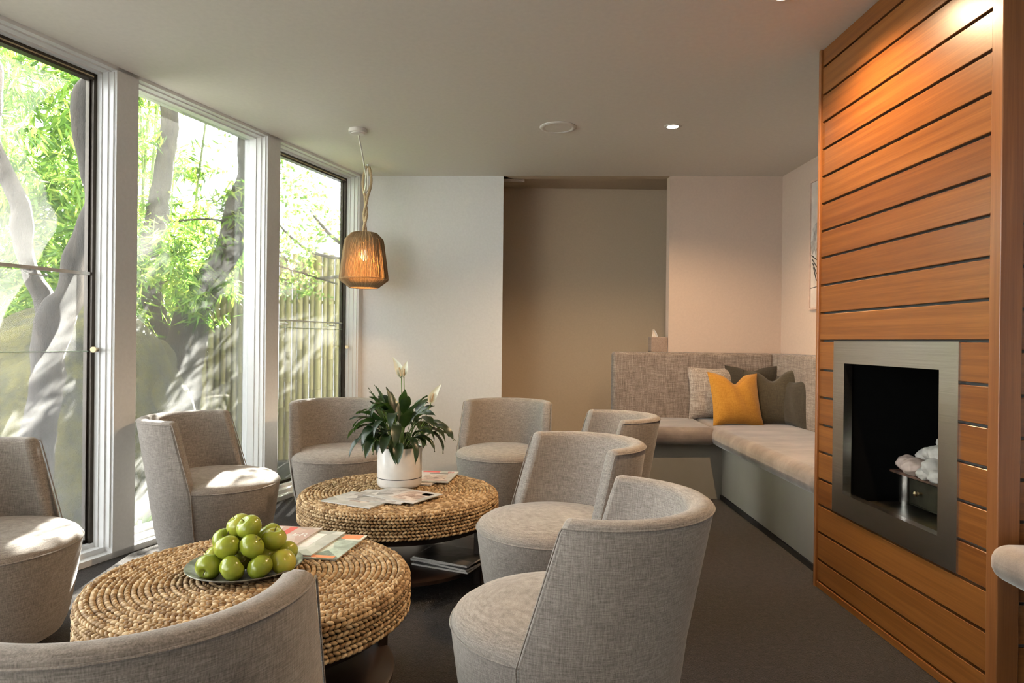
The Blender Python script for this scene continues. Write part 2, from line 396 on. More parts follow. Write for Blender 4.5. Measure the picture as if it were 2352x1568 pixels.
g = G(); g.prism([wp(-3, -.0), wp(5.86, 0), (.02, bw(.02)), (.02, 6.5), (3.2, 6.5), (3.2, -3)], -.05, 0)
struct(g, 'floor', 'carpet', smooth=False)
g = G(); g.prism([wp(-3.2, .2), wp(5.86, .2), (.2, 5.90), (.02, bw(.02)), (3.3, bw(3.3)), (3.3, -3.2)], H, H+.2)
g.v = g.v; struct(g, 'ceiling', 'ceil', smooth=False)
g = G(); g.prism([(-.2, bw(-.2)+.105), (3.3, bw(3.3)+.105), (3.3, 6.9), (-.2, 6.9)], 2.56, 2.8)
# bulkhead edge of the main ceiling beyond the nib line
g.prism([(.02, bw(.02)), (3.3, bw(3.3)), (3.3, bw(3.3)+.105), (.02, bw(.02)+.105)], H, H+.25)
struct(g, 'ceiling_alcove', 'wall_tan', smooth=False)
g = G(); g.prism([(-1.19, bw(-1.19)), (.02, bw(.02)), (.02, 6.6), (-.13, 6.6), (-.13, bw(-.13)+.16), (-1.19, bw(-1.19)+.16)], 0, H+.06)
struct(g, 'wall_back', 'wall', smooth=False)
g = G(); g.prism([(.02, 6.4), (3.3, 6.35), (3.3, 6.55), (.02, 6.6)], 0, 2.56)
struct(g, 'wall_alcove', 'wall_tan', smooth=False)
g = G(); g.prism([(1.392, bw(1.392)), (2.4, bw(2.4)), (2.4, bw(2.4)+.1), (1.392, bw(1.392)+.1)], 0, H)
struct(g, 'wall_nib', 'wall_pink', smooth=False)
g = G(); g.prism([(2.306, 3.165), (2.306, bw(2.306)), (2.45, bw(2.45)), (2.45, 3.165)], 0, H)
struct(g, 'wall_right', 'wall_pink', smooth=False)
g = G(); g.prism([(3.2, -3.2), (3.3, -3.2), (3.3, 6.9), (3.2, 6.9)], 0, H+.1)
struct(g, 'wall_side', 'wall', smooth=False)
g = G(); g.box(-4.5, -3.2, 0, -3.4, -3.0, H); g.box(2.3, -3.2, 0, 3.3, -3.0, H); g.box(-3.4, -3.2, 2.35, -2.90, -3.0, H); g.box(-3.4, -3.2, 0, -2.90, -3.0, .1); g.box(-2.90, -3.2, 0, 2.3, -3.0, H)
struct(g, 'wall_front', 'wall', smooth=False)
root = bpy.data.objects.new('window_9', None); col.objects.link(root); root['kind'] = 'structure'
g = G()
for x in (-3.4, -2.95): g.box(x, -3.13, .1, x+.05, -3.07, 2.35)
g.box(-3.4, -3.13, .1, -2.90, -3.07, .15); g.box(-3.4, -3.13, 2.30, -2.90, -3.07, 2.35)
g.obj('frame', 'white', root, smooth=False)
g = G(); g.box(-3.4, -3.103, .1, -2.90, -3.10, 2.35); g.obj('glass_pane', 'glass', root, smooth=False)
# low ledge behind the bench back
g = G(); g.prism([(.97, bw(.97)-.01), (1.39, bw(1.39)-.01), (1.39, bw(1.39)+.17), (.97, bw(.97)+.17)], 0, 1.046)
struct(g, 'trim_1', 'wall_tan', smooth=False)

# ------------------------------------------------------------------ window wall
P0 = 3.507; PER = 1.0985; PW = .124
def wbox(g, Y0, Y1, t0, t1, z0, z1):
    g.prism([wp(Y0, t0), wp(Y1, t0), wp(Y1, t1), wp(Y0, t1)], z0, z1)
# head and sill
g = G(); wbox(g, -3, 5.9, -.0, .17, 2.482, 2.5); wbox(g, -3, 5.9, .035, .17, 2.474, 2.4825); 
struct(g, 'trim_2', 'white', smooth=False)
g = G(); wbox(g, -3, 5.9, .0, .17, -.05, .03); wbox(g, -3, 5.9, .05, .17, .029, .055)
struct(g, 'trim_3', 'white', smooth=False)
tn = 4
starts = [P0+PER*k for k in range(-6, 2)]
for k, y in enumerate(starts):
    g = G(); wbox(g, y, y+PW, 0, .18, .0, 2.5)
    struct(g, 'trim_%d' % tn, 'wall', smooth=False); tn += 1
g = G(); wbox(g, 5.70, 5.86, 0, .18, 0, 2.5); struct(g, 'trim_%d' % tn, 'wall', smooth=False); tn += 1
spans = [(starts[i]+PW, starts[i+1]) for i in range(7)]+[(starts[7]+PW, 5.70)]
for k, (y0, y1) in enumerate(spans):
    dark = (k % 2 == 1)        # openable windows are the ones with the bronze frame
    root = bpy.data.objects.new('window_%d' % (k+1), None); col.objects.link(root); root['kind'] = 'structure'
    g = G()
    for (e, t0) in ((.007, .015), (.013, .045), (.018, .08)):
        wbox(g, y0, y0+e, t0, .17, .055, 2.474); wbox(g, y1-e, y1, t0, .17, .055, 2.474)
    wbox(g, y0, y1, .08, .17, 2.464, 2.474); wbox(g, y0, y1, .10, .17, .055, .075)
    g.obj('frame', 'white', root, smooth=False)
    a, b_ = y0+.018, y1-.018
    if dark:
        g = G()
        wbox(g, b_-.018, b_, .11, .155, .075, 2.464); wbox(g, a, a+.018, .11, .155, .075, 2.464)
        wbox(g, a, b_, .11, .155, 2.430, 2.464); wbox(g, a, b_, .13, .165, .075, .095)
        wbox(g, b_-.026, b_-.018, .13, .155, .075, 2.43)
        g.obj('sash_frame', 'bronze', root, smooth=False)
        g = G(); wbox(g, a+.02, b_-.02, .107, .111, 2.442, 2.449); g.obj('sash_bead', 'knobm', root, smooth=False)
        g = G()
        zz = (1.447, 1.053) if k < 7 else (1.260, 1.207)
        if k < 7: wbox(g, a, b_-.02, .118, .136, zz[0]-.008, zz[0]+.008)
        else: wbox(g, a, b_-.02, .124, .136, zz[0]-.004, zz[0]+.004)
        g.obj('sash_rail', 'alu', root, smooth=False)
        g = G(); wbox(g, a, b_-.02, .127, .135, zz[1]-.002, zz[1]+.002); g.obj('glass_edge', 'edge_glass', root, smooth=False)
        g = G()
        zc = 1.415 if k < 7 else 1.233
        for fr in ((.70,) if k < 7 else (.18, .80)):
            yc = a+(b_-a)*fr
            p = [wp(yc-.05, .131), wp(yc-.045, .110), wp(yc+.045, .110), wp(yc+.05, .131)]
            g.tube([(*p[0], zc+.012), (*p[1], zc), (*p[2], zc), (*p[3], zc+.012)], .004, 6)
        g.obj('pull_handle', 'alu', root)
        g = G(); g.tube([(*wp(b_+.012, .10), 1.062), (*wp(b_-.03, .075), 1.062)], .011, 10); g.tube([(*wp(b_-.028, .076), 1.062), (*wp(b_-.04, .071), 1.062)], .015, 10)
        g.obj('catch', 'knobm', root)
    g = G(); wbox(g, a, b_, .130, .133, .075, 2.464)
    g.obj('glass_pane', 'glass', root, smooth=False)

# ------------------------------------------------------------------ chimney breast in cedar
XT, YA, YB = 1.491, 2.012, 3.172
FY0, FY1, FZ0, FZ1 = 2.182, 3.008, .393, 1.143
grooves = [0.032, .131, .258, .385, .505, .631, .757, .883, 1.010, 1.145, 1.272, 1.401, 1.528, 1.652, 1.778, 1.903, 2.031, 2.156, 2.284, 2.415, 2.503]
root = bpy.data.objects.new('cedar_chimney_breast', None); col.objects.link(root)
tag(root, 'chimney breast clad in horizontal orange cedar boards around the fireplace', 'chimney breast')
g = G()
def ring_box(g, x0, x1, y0, y1, z0, z1):
    g.box(x0, y0, z0, x1, y1, z1)
# hollow core around the firebox
g.box(XT+.02, YA+.02, 0, XT+.6, FY0+.05, H-.002); g.box(XT+.02, FY1-.05, 0, XT+.6, YB-.012, H-.002)
g.box(XT+.02, FY0+.05, 0, XT+.6, FY1-.05, FZ0+.02); g.box(XT+.02, FY0+.05, FZ1-.03, XT+.6, FY1-.05, H-.002)
g.box(XT+.6, YA+.022, 0, 3.19, YB-.012, H-.002)
g.obj('core', 'groove', root, smooth=False)
g = G()
for i in range(len(grooves)-1):
    z0, z1 = grooves[i]+.005, grooves[i+1]-.005
    if z1 > FZ0+.03 and z0 < FZ1-.02:
        g.box(XT, YA+.035, z0, XT+.02, FY0+.012, z1); g.box(XT, FY1-.012, z0, XT+.02, YB-.02, z1)
    else: g.box(XT, YA+.035, z0, XT+.02, YB-.02, z1)
g.obj('side_boards', 'cedar', root, smooth=False, bevel=.0018, seg=1)
g = G()
for i in range(len(grooves)-1):
    z0, z1 = grooves[i]+.005-.03, grooves[i+1]-.005-.03
    g.box(XT+.05, YA+.012, max(z0, 0), 3.19, YA+.022, z1)
g.obj('front_boards', 'cedar_x', root, smooth=False, bevel=.0018, seg=1)
g = G(); g.box(XT-.006, YA-.012, 0, XT+.062, YA+.036, H-.001); g.obj('corner_post', 'cedar_post', root, smooth=False, bevel=.003, seg=2)
g = G(); g.box(XT-.010, YB-.020, 0, XT+.03, YB, H-.001); g.obj('edge_bead', 'cedar_post', root, smooth=False, bevel=.002, seg=1)
g = G(); g.box(XT-.004, YA+.036, 0, XT+.02, YB-.02, .030); g.obj('floor_bead', 'cedar', root, smooth=False, bevel=.002, seg=1)

# fireplace
fp = thing('fireplace', 'recessed fireplace with wide brushed steel surround set in cedar boards', 'fireplace', (XT, 2.595, FZ0))
g = G(); X0, X1 = -.006, .03
y0, y1, z0, z1 = FY0-2.595, FY1-2.595, 0, FZ1-FZ0
iy0, iy1, iz0, iz1 = 2.279-2.595, 2.915-2.595, .094, .655
g.box(X0, y0, z0, X1, y1, iz0); g.box(X0, y0, iz1, X1, y1, z1)
g.box(X0, y0, iz0, X1, iy0, iz1); g.box(X0, iy1, iz0, X1, y1, iz1)
g.obj('surround', 'steel', fp, smooth=False)
g = G(); D = .46
g.box(X1, iy0-.03, iz0-.05, D, iy0-.01, iz1+.03); g.box(X1, iy1+.01, iz0-.05, D, iy1+.03, iz1+.03)
g.box(D, iy0-.03, iz0-.05, D+.02, iy1+.03, iz1+.03); g.box(X1, iy0-.03, iz1+.01, D, iy1+.03, iz1+.03)
g.obj('firebox', 'soot', fp, smooth=False)
g = G(); g.box(X1, iy0-.01, iz0-.05, D, iy1+.01, iz0-.035); g.obj('hearth_plate', 'gunmetal', fp, smooth=False)

br = thing('fire_tray', 'raised burner tray with rusty top and a drawer standing inside the fireplace', 'fire tray', (1.70, 2.60, .452))
g = G(); g.box(-.005, -.28, .130, .24, .335, .142); g.obj('tray_top', 'rust', br, smooth=False, bevel=.004, seg=2)
g = G(); g.box(.028, -.28, .012, .22, .235, .130); g.obj('housing', 'gunmetal', br, smooth=False)
g = G(); g.box(.020, -.27, .018, .03, .225, .122); dr = g.obj('drawer', 'gunmetal', br, smooth=False, bevel=.002, seg=1)
g = G(); g.tube([(.02, .14, .075), (.004, .14, .075)], [.006, .006], 10); g.lathe([(0, -.012), (.008, -.009), (.012, 0), (.008, .009), (0, .012)], 14, (-.004, .14, .075)); g.obj('knob', 'knobm', dr)
for yy in (.285, -.25):
    g = G(); g.lathe([(0, .0), (.028, .0), (.028, .130), (0, .130)], 24, (.045, yy, 0)); g.obj('support', 'steel', br)
pebs = [((1.74, 2.865, .628), .050, .8, 'pinkish white pebble lying at the far left end of the fire tray', 1),
        ((1.715, 2.775, .630), .052, .85, 'large pinkish pebble second from the left at the front of the fire tray', 1),
        ((1.80, 2.83, .660), .050, .8, 'grey-white pebble behind the large pinkish pebble', 0),
        ((1.775, 2.745, .690), .046, .8, 'greyish pebble on top of the pinkish pebble', 0),
        ((1.82, 2.735, .735), .044, .75, 'white pebble on the slope near the top of the heap', 0),
        ((1.745, 2.665, .702), .046, .8, 'white pebble in the middle of the heap slope', 0),
        ((1.715, 2.655, .650), .045, .95, 'rounded white pebble above the front row by the steel surround', 0),
        ((1.705, 2.690, .617), .040, .75, 'small oval white pebble in the front row of the tray', 0),
        ((1.705, 2.605, .620), .040, .8, 'white front pebble half hidden by the steel surround', 0),
        ((1.79, 2.625, .765), .045, .9, 'topmost white pebble beside the surround edge', 0),
        ((1.77, 2.580, .720), .045, .9, 'white pebble just under the topmost one by the surround', 0),
        ((1.80, 2.66, .635), .055, .8, 'white pebble inside the middle of the heap', 0),
        ((1.84, 2.58, .660), .055, .8, 'white pebble at the rear of the heap', 0),
        ((1.74, 2.52, .640), .050, .85, 'white pebble on the near half of the tray', 0)]
def blob(r, sq, seed, sub=3, amp=.12, fr=1.6):
    import bmesh
    bm = bmesh.new(); bmesh.ops.create_icosphere(bm, subdivisions=sub, radius=1)
    for v in bm.verts:
        d = 1+amp*mnoise.noise(v.co*fr+Vector((seed*7.3, seed*3.1, 0)))+amp*.3*mnoise.noise(v.co*fr*3+Vector((seed, 0, 5)))
        v.co = Vector((v.co.x*r*d, v.co.y*r*1.18*d, v.co.z*r*sq*d))
    gg = G(); gg.v = [tuple(v.co) for v in bm.verts]; gg.f = [tuple(q.index for q in f.verts) for f in bm.faces]; bm.free(); return gg
for i, (p, r, sq, lab, pk) in enumerate(pebs):
    o = blob(r*.86, sq, i+1, 4, .16, 1.9).obj('pebble', 'pebble_pink' if pk else 'pebble', angle=180); o.location = p; o.rotation_euler = (0, 0, i*1.3)
    tag(o, lab, 'pebble', 'white pebbles heaped on the fire tray')

# framed print on the right wall
fr = thing('framed_print', 'pale framed print hanging on the wall beside the cedar chimney', 'picture', (2.306, 4.66, 1.38))
g = G()
for q in ((-.02, -.36, 0, 0, -.345, .95), (-.02, .345, 0, 0, .36, .95), (-.02, -.345, 0, 0, .345, .015), (-.02, -.345, .935, 0, .345, .95)): g.box(*q)
g.obj('frame', 'frame_pink', fr, smooth=False)
g = G(); g.box(-.012, -.345, .015, -.002, .345, .935); pr = g.obj('print', 'print', fr, smooth=False)
g = G(); g.lathe([(0, 0), (.13, 0), (.13, .002), (0, .002)], 40); o = g.obj('grey_disc', 'cov_grey', pr); o.rotation_euler = (0, PI/2, 0); o.location = (-.015, .24, .50); o.scale = (1, .8, 1)
g = G()
for k in range(4): g.tube([(-.013, .33-.01*k, .40-.03*k), (-.014, .25, .36-.05*k), (-.013, .12, .44-.06*k)], .004, 5)
g.tube([(-.013, .343, .16), (-.013, -.343, .20)], .003, 5)
g.obj('brush_strokes', 'ink_dark', pr)

# ------------------------------------------------------------------ ceiling fittings
def downlight(x, y, label):
    t = thing('downlight', label, 'downlight', (x, y, H), 0, 'warm recessed ceiling downlights')
    g = G(); g.lathe([(.036, .0), (.036, -.004), (.050, -.005), (.056, -.001), (.056, 0)], 40); g.obj('trim_ring', 'plastic', t)
    g = G(); g.lathe([(0, -.003), (.036, -.003), (.036, 0)], 32); g.obj('lens', 'dl_lens', t)
downlight(1.083, 4.314, 'lit recessed downlight in front of the alcove opening')
downlight(1.10, 2.664, 'lit recessed downlight at the upper edge beside the cedar wall')
downlight(1.1, 1.0, 'recessed downlight behind the viewer on the fireplace side'); downlight(1.1, -.7, 'rearmost recessed downlight on the fireplace side'); downlight(-.6, -.9, 'recessed downlight at the rear near the windows')
t = thing('ceiling_speaker', 'round flush off-white speaker grille in the ceiling', 'speaker', (.36, 4.37, H))
g = G(); g.lathe([(.088, 0), (.088, -.006), (.096, -.010), (.110, -.008), (.118, -.003), (.118, 0)], 56); g.obj('bezel', 'plastic', t)
g = G(); g.lathe([(0, -.007), (.06, -.0065), (.089, -.005), (.089, 0)], 48); g.obj('grille', 'plastic', t)

# ------------------------------------------------------------------ pendant lamp
px_, py_ = -1.072, 5.388
pd = thing('pendant_lamp', 'twine-wrapped pendant lamp hanging from a rope by the last window', 'pendant lamp', (px_, py_, 1.53))
prof = [(.085, .432), (.10, .428), (.148, .378), (.157, .33), (.175, .19), (.190, .075), (.188, .062), (.112, .003)]
g = G(); ns = 200
for k in range(ns):
    t0 = 2*PI*k/ns; j = random.uniform(-.002, .002)
    pts = [((r+j*.6)*math.cos(t0+j), (r+j*.6)*math.sin(t0+j), z) for r, z in prof]
    g.tube(pts, .0022, 4, cap=False)
g.obj('twine', 'string', pd)
g = G(); g.lathe([(r-.004, z) for r, z in prof], 64); g.obj('shade_liner', 'liner', pd)
g = G()
for r, z in ((.085, .432), (.112, .003), (.190, .070)):
    g = G(); g.tube([(r*math.cos(2*PI*k/64), r*math.sin(2*PI*k/64), z) for k in range(65)], .003, 6, cap=False)
    g.obj('wire_ring', 'string', pd)
g = G()
for k in range(3): g.tube([(0, 0, .40), (.086*math.cos(k*2.09), .086*math.sin(k*2.09), .430)], .003, 5)
g.obj('wire_spider', 'string', pd)
g = G(); g.lathe([(0, .33), (.02, .33), (.024, .30), (.024, .42), (0, .43)], 20); g.obj('lamp_holder', 'plastic', pd)
g = G(); g.lathe([(0, .215), (.02, .22), (.033, .245), (.030, .275), (.016, .305), (.012, .325), (0, .33)], 24); g.obj('bulb', 'bulb', pd)
l = bpy.data.lights.new('pendant_light', 'POINT'); l.energy = 13; l.color = (1, .60, .28); l.shadow_soft_size = .03
o = bpy.data.objects.new('pendant_light', l); col.objects.link(o); o.location = (px_, py_, 1.53+.19)
# rope: two twisted strands up to the hook
g = G()
hook = Vector((.022, .0, .967))
for ph in (0, PI):
    pts = []
    for i in range(90):
        s = i/89; z = .43+s*(.955-.43)
        open_ = max(0, (s-.55)/.45)
        a = ph+s*11.42
        rad = .010+.022*math.sin(PI*min(1, open_))*1.0
        if open_ > 0: a = ph+2*PI
        pts.append((hook.x*s+rad*math.cos(a), rad*math.sin(a)*.6, z))
    g.tube(pts, .0105, 8)
    # strand lay
    for q in range(2):
        tw = []
        for i, p in enumerate(pts):
            th = i*.9+q*PI; tw.append((p[0]+.006*math.cos(th), p[1]+.006*math.sin(th), p[2]))
        g.tube(tw, .006, 6)
g.obj('rope', 'rope', pd)
g = G(); g.tube([(.022, 0, .97), (.022, 0, .955), (.030, 0, .945), (.022, 0, .936), (.012, 0, .945)], .003, 6); g.lathe([(0, .97), (.012, .97), (.010, .962), (0, .962)], 14, (.022, 0, 0)); g.obj('hook', 'alu', pd)
g = G()
cpts = [(.130, -.903, .955), (.127, -.80, .90), (.112, -.60, .82), (.085, -.38, .765), (.035, -.17, .74), (.010, -.075, .735), (.030, -.03, .77), (.024, -.01, .87), (.022, -.004, .94), (.016, 0, .90), (.010, .002, .75), (.010, .0, .44)]
# smooth the flex
def smooth(pts, n=6):
    P = [Vector(p) for p in pts]; out = []
    for i in range(len(P)-1):
        a, b, c, d = P[max(i-1, 0)], P[i], P[i+1], P[min(i+2, len(P)-1)]
        for k in range(n):
            t = k/n; out.append(.5*((2*b)+(c-a)*t+(2*a-5*b+4*c-d)*t*t+(3*b-a-3*c+d)*t**3))
    out.append(P[-1]); return out
g.tube(smooth(cpts), .0055, 7); g.obj('flex', 'cord', pd)
g = G(); g.lathe([(0, .97), (.058, .97), (.060, .962), (.058, .945), (.045, .944), (.042, .938), (0, .938)], 40, (.130, -.903, 0)); g.obj('ceiling_rose', 'plastic', pd)

# ------------------------------------------------------------------ tub chair
SR, SZ, TZ = .315, .372, .72
def lerp(a, b, t): return a+(b-a)*max(0, min(1, t))
def Rz(z):
    if z < SZ: return lerp(.252, SR, ((z-.05)/(SZ-.05))**.62 if z > .05 else 0)
    return lerp(SR, .300, ((z-SZ)/(TZ-SZ)))
def Cz(z): return 0 if z < SZ else -.082*((z-SZ)/(TZ-SZ))
def Wy(z): return lerp(.03, -.075, (z-SZ)/(TZ-SZ)) if z > SZ else .03
def make_chair():
    t = thing('tub_chair', 'x', 'armchair', (0, 0, 0), 0, 'greige tub chairs around the tables')
    g = G(); zs = [.05+(SZ-.05)*k/10 for k in range(11)]
    g.lathe([(0, .05), (.245, .05)]+[(Rz(z), z) for z in zs], 72); g.obj('base', 'fabric', t)
    g = G(); g.lathe([(SR-.001, SZ-.002), (SR-.002, SZ+.008), (SR-.010, SZ+.021), (SR-.035, SZ+.037), (SR-.08, SZ+.048), (SR-.14, SZ+.055), (.09, SZ+.059), (0, SZ+.06)], 72); g.obj('seat', 'fabric', t)
    g = G(); g.tube([(SR*1.002*math.cos(a), SR*1.002*math.sin(a), SZ+.001) for a in [2*PI*k/72 for k in range(73)]], .0028, 6, cap=False); g.obj('seat_piping', 'fabric', t)
    # shell: closed profile (offset from the outer radius, height)
    pf = []
    for z in (.055, .12, .2, .29, SZ, .44, .52, .6, .66, TZ-.022): pf.append((.006 if z <= SZ else .006, z))
    pf += [(.003, TZ-.008), (-.010, TZ), (-.030, TZ+.002), (-.048, TZ-.004), (-.056, TZ-.018), (-.058, .66), (-.060, .58), (-.062, .48), (-.064, SZ+.03), (-.06, SZ-.01), (-.02, SZ-.04), (-.02, .055)]
    m = len(pf); cx = -.026
    NA = 56; vs = []; 
    ends = [(0, .0), (.010, .6), (.022, 1.0)]
    angs = []
    for z_i, (o_, z) in enumerate(pf): pass
    cols = []
    for j in range(NA+1): cols.append((j/NA, 1.0, 0))
    stations = [(0, 0, .55), (0, .006, .86), (0, .018, 1.0)]+[(j/NA, .018 if j == 0 else 0, 1.0) for j in range(1, NA)]+[(1, -.018, 1.0), (1, -.006, .86), (1, 0, .55)]
    for (s, adv, shr) in stations:
        for (o_, z) in pf:
            zz = z
            if z > TZ-.03: zz = z-(1-shr)*.012
            R = Rz(min(z, TZ)); c = Cz(min(z, TZ)); th = math.acos(max(-1, min(1, (Wy(z)-c)/R)))
            a0, a1 = th, 2*PI-th
            aa = a0+(a1-a0)*s+adv/R
            off = cx+(o_-cx)*(shr if z > SZ-.005 else 1)
            rr = R+off
            vs.append((-rr*math.sin(aa), c+rr*math.cos(aa), zz))
    fs = []; n = len(stations)
    for i in range(n-1):
        for k in range(m): fs.append((i*m+k, i*m+(k+1) % m, (i+1)*m+(k+1) % m, (i+1)*m+k))
    fs.append(tuple(range(m-1, -1, -1))); fs.append(tuple((n-1)*m+k for k in range(m)))
    g.add(vs, []); g2 = G(); g2.add(vs, fs); g2.obj('backrest', 'fabric', t, angle=60)
    # piping up the wings and round the rim
    def pt(s, z, o_=.007):
        R = Rz(z); c = Cz(z); th = math.acos((Wy(z)-c)/R); aa = th+(2*PI-2*th)*s
        return (-(R+o_)*math.sin(aa), c+(R+o_)*math.cos(aa), z)
    path = [pt(.003, z) for z in (.06, .2, .3, SZ, .45, .55, .65, .695)]+[pt(s, .705) for s in [.006+.988*k/60 for k in range(61)]]+[pt(.997, z) for z in (.695, .65, .55, .45, SZ, .3, .2, .06)]
    g = G(); g.tube(path, .0024, 6); g.obj('piping', 'fabric', t)
    for a in (PI/4, 3*PI/4, 5*PI/4, 7*PI/4):
        g = G(); g.lathe([(0, 0), (.016, 0), (.020, .05), (0, .051)], 14, (.18*math.cos(a), .18*math.sin(a), 0)); g.obj('foot', 'plastic', t)
    return t
chairs = [((.190, 1.861), (-.928, .372), 'tub chair at the front right, its back toward the cedar wall'),
          ((.229, 2.785), (-.885, -.467), 'middle tub chair on the right, between the front right chair and the corner'),
          ((.519, 3.82), (-.986, -.167), 'tub chair nearest the corner bench, only its upper back showing'),
          ((.032, 4.54), (-.277, -.96), 'tub chair facing the camera in front of the edge of the alcove'),
          ((-1.025, 4.449), (.45, -.89), 'tub chair behind the potted peace lily near the pendant lamp'),
          ((-1.474, 3.604), (.998, -.058), 'tub chair seen side-on against the middle window, sun patch on its seat'),
          ((-1.86, 2.49), (.97, -.24), 'sunlit tub chair cut off by the left picture edge'),
          ((-.64, 1.263), (-.14, .99), 'nearest tub chair at the bottom, seen from behind its curved back')]
proto = make_chair()
for i, ((x, y), (fx, fy), lab) in enumerate(chairs):
    if i == 0: proto.location = (x, y, 0); proto.rotation_euler = (0, 0, face_rz(fx, fy)); proto['label'] = lab
    else: dup(proto, (x, y, 0), face_rz(fx, fy), lab)

# ------------------------------------------------------------------ woven tables
TR, TT, TB = .475, .400, .285
def grain_template(n=6, m=5):
    vs = []; fs = []
    for i in range(m+1):
        u = -1+2*i/m; r = math.sqrt(max(0, 1-abs(u)**2.4))
        for k in range(n): a = 2*PI*k/n; vs.append((u, r*math.cos(a), r*math.sin(a)))
    for i in range(m):
        for k in range(n): fs.append((i*n+k, i*n+(k+1) % n, (i+1)*n+(k+1) % n, (i+1)*n+k))
    return vs, fs
GT = grain_template()
def make_table(label):
    t = thing('woven_coffee_table', label, 'coffee table', (0, 0, 0), 0, 'round woven seagrass coffee tables')
    g = G()
    def grain(c, tang, nrm, ln, wd, ht, sl):
        bi = nrm.cross(tang)
        d = (tang*math.cos(sl)+bi*math.sin(sl)); e = nrm.cross(d)
        ln *= random.uniform(.9, 1.12); ht *= random.uniform(.85, 1.2)
        g.add([c+d*(p[0]*ln)+e*(p[1]*wd)+nrm*(p[2]*ht) for p in GT[0]], GT[1])
    pitch = .0168; edge = .028; row = 0
    up = Vector((0, 0, 1))
    r = .008
    while r < TR-edge:
        n = max(4, int(2*PI*r/.0185)); ph = random.random()*6
        for k in range(n):
            a = ph+2*PI*k/n+random.uniform(-.06, .06)/max(3, n)*3
            c = Vector((r*math.cos(a), r*math.sin(a), TT-.004+random.uniform(-.0012, .0012)))
            grain(c, Vector((-math.sin(a), math.cos(a), 0)), up, .0125, .0072, .0080, .45 if row % 2 else -.45)
        r += pitch; row += 1
    # rounded shoulder then the side rows
    path = []; pitch = .0142
    R0 = edge
    for q in range(3):
        b = (q+.5)/3*PI/2; path.append((TR-R0+R0*math.sin(b), TT-R0+R0*math.cos(b), b))
    z = TT-R0-.006
    while z > TB+.004: path.append((TR, z, PI/2)); z -= pitch
    for (rr, z, b) in path:
        n = int(2*PI*rr/.0180); ph = random.random()*6
        for k in range(n):
            a = ph+2*PI*k/n
            nr = Vector((math.sin(b)*math.cos(a), math.sin(b)*math.sin(a), math.cos(b)))
            c = Vector((rr*math.cos(a), rr*math.sin(a), z))-nr*(.004+random.uniform(-.001, .0015))
            grain(c, Vector((-math.sin(a), math.cos(a), 0)), nr, .0125, .0063, .0082, .42 if row % 2 else -.42)
        row += 1
    g.obj('woven_top', 'straw', t, angle=180)
    g = G(); g.lathe([(0, TB+.002), (TR-.012, TB+.002), (TR-.010, TB+.01), (TR-.011, TT-.034), (TR-.022, TT-.019), (TR-.04, TT-.010), (0, TT-.010)], 72); g.obj('core', 'straw_core', t)
    g = G(); g.lathe([(0, TB-.03), (TR-.045, TB-.03), (TR-.04, TB+.004), (0, TB+.004)], 64); g.obj('apron', 'darkwood', t)
    g = G(); g.lathe([(0, .075), (TR-.055, .075), (TR-.045, .08), (TR-.045, .095), (TR-.055, .100), (0, .100)], 64); g.obj('shelf', 'darkwood', t)
    for k in range(4):
        a = PI/4+k*PI/2+.12
        mt = Matrix.Rotation(a, 4, 'Z')
        g = G(); g.box(TR-.085, -.045, 0, TR-.05, .045, TB-.028, mt); g.obj('leg', 'darkwood', t, smooth=False, bevel=.003, seg=1)
    return t
TF = (-.475, 3.316); TN = (-.75, 2.125)
tb = make_table('round woven coffee table with the potted plant, farther from the camera'); tb.location = (*TF, 0); tb.rotation_euler.z = math.radians(-105-45)-.12
tb2 = dup(tb, (*TN, 0), math.radians(-58-45)-.12+.0, 'round woven coffee table with the apples, nearer to the camera')

# ------------------------------------------------------------------ magazines
def magazine(label, x, y, z, deg, cov, w=.21, h=.28, th=.004, group='magazines on the woven tables', patch=None, curl=.0):
    t = thing('magazine', label, 'magazine', (x, y, z), math.radians(deg), group)
    def sheet(z0, z1, e, nx_=8):
        g = G(); vs = []; 
        for zz in (z0, z1):
            for j in range(nx_+1):
                u = j/nx_; lift = curl*(max(0, u-.55)/.45)**2
                for s in (-1, 1): vs.append((-h/2+e+(h-2*e)*u, s*(w/2-e), zz+lift))
        n = 2*(nx_+1); fs = []
        for j in range(nx_):
            a = 2*j; fs += [(a, a+1, a+3, a+2), (n+a, n+a+2, n+a+3, n+a+1), (a, a+2, n+a+2, n+a), (a+1, n+a+1, n+a+3, a+3)]
        fs += [(0, n, n+1, 1), (n-2, n-1, 2*n-1, 2*n-2)]
        g.add(vs, fs); return g
    sheet(0, th-.0006, .0015).obj('pages', 'paper', t, smooth=False)
    c = sheet(th-.0006, th, 0).obj('cover', cov, t, smooth=False)
    if patch:
        for q in patch:
            if q[0] == 'text':
                _, s, px, py, size, m, rz = q
                cu = bpy.data.curves.new('cover_lettering', 'FONT'); cu.body = s; cu.size = size; cu.extrude = .0002; cu.materials.append(M[m]); cu.align_x = 'CENTER'; cu.align_y = 'CENTER'
                tmp = bpy.data.objects.new('tmp', cu); col.objects.link(tmp); dg = bpy.context.evaluated_depsgraph_get(); dg.update()
                me = bpy.data.meshes.new_from_object(tmp.evaluated_get(dg)); bpy.data.objects.remove(tmp)
                o = bpy.data.objects.new('cover_lettering', me); col.objects.link(o); o.parent = c; o.location = (px, py, th+.0005+(curl*(max(0, (px+h/2)/h-.55)/.45)**2)); o.rotation_euler.z = math.radians(rz)
            else:
                _, px, py, sx, sy, m = q
                g = G(); g.box(px-sx/2, py-sy/2, th, px+sx/2, py+sy/2, th+.0003); g.obj('cover_panel', m, c, smooth=False)
    return t
T0 = TT+.0035
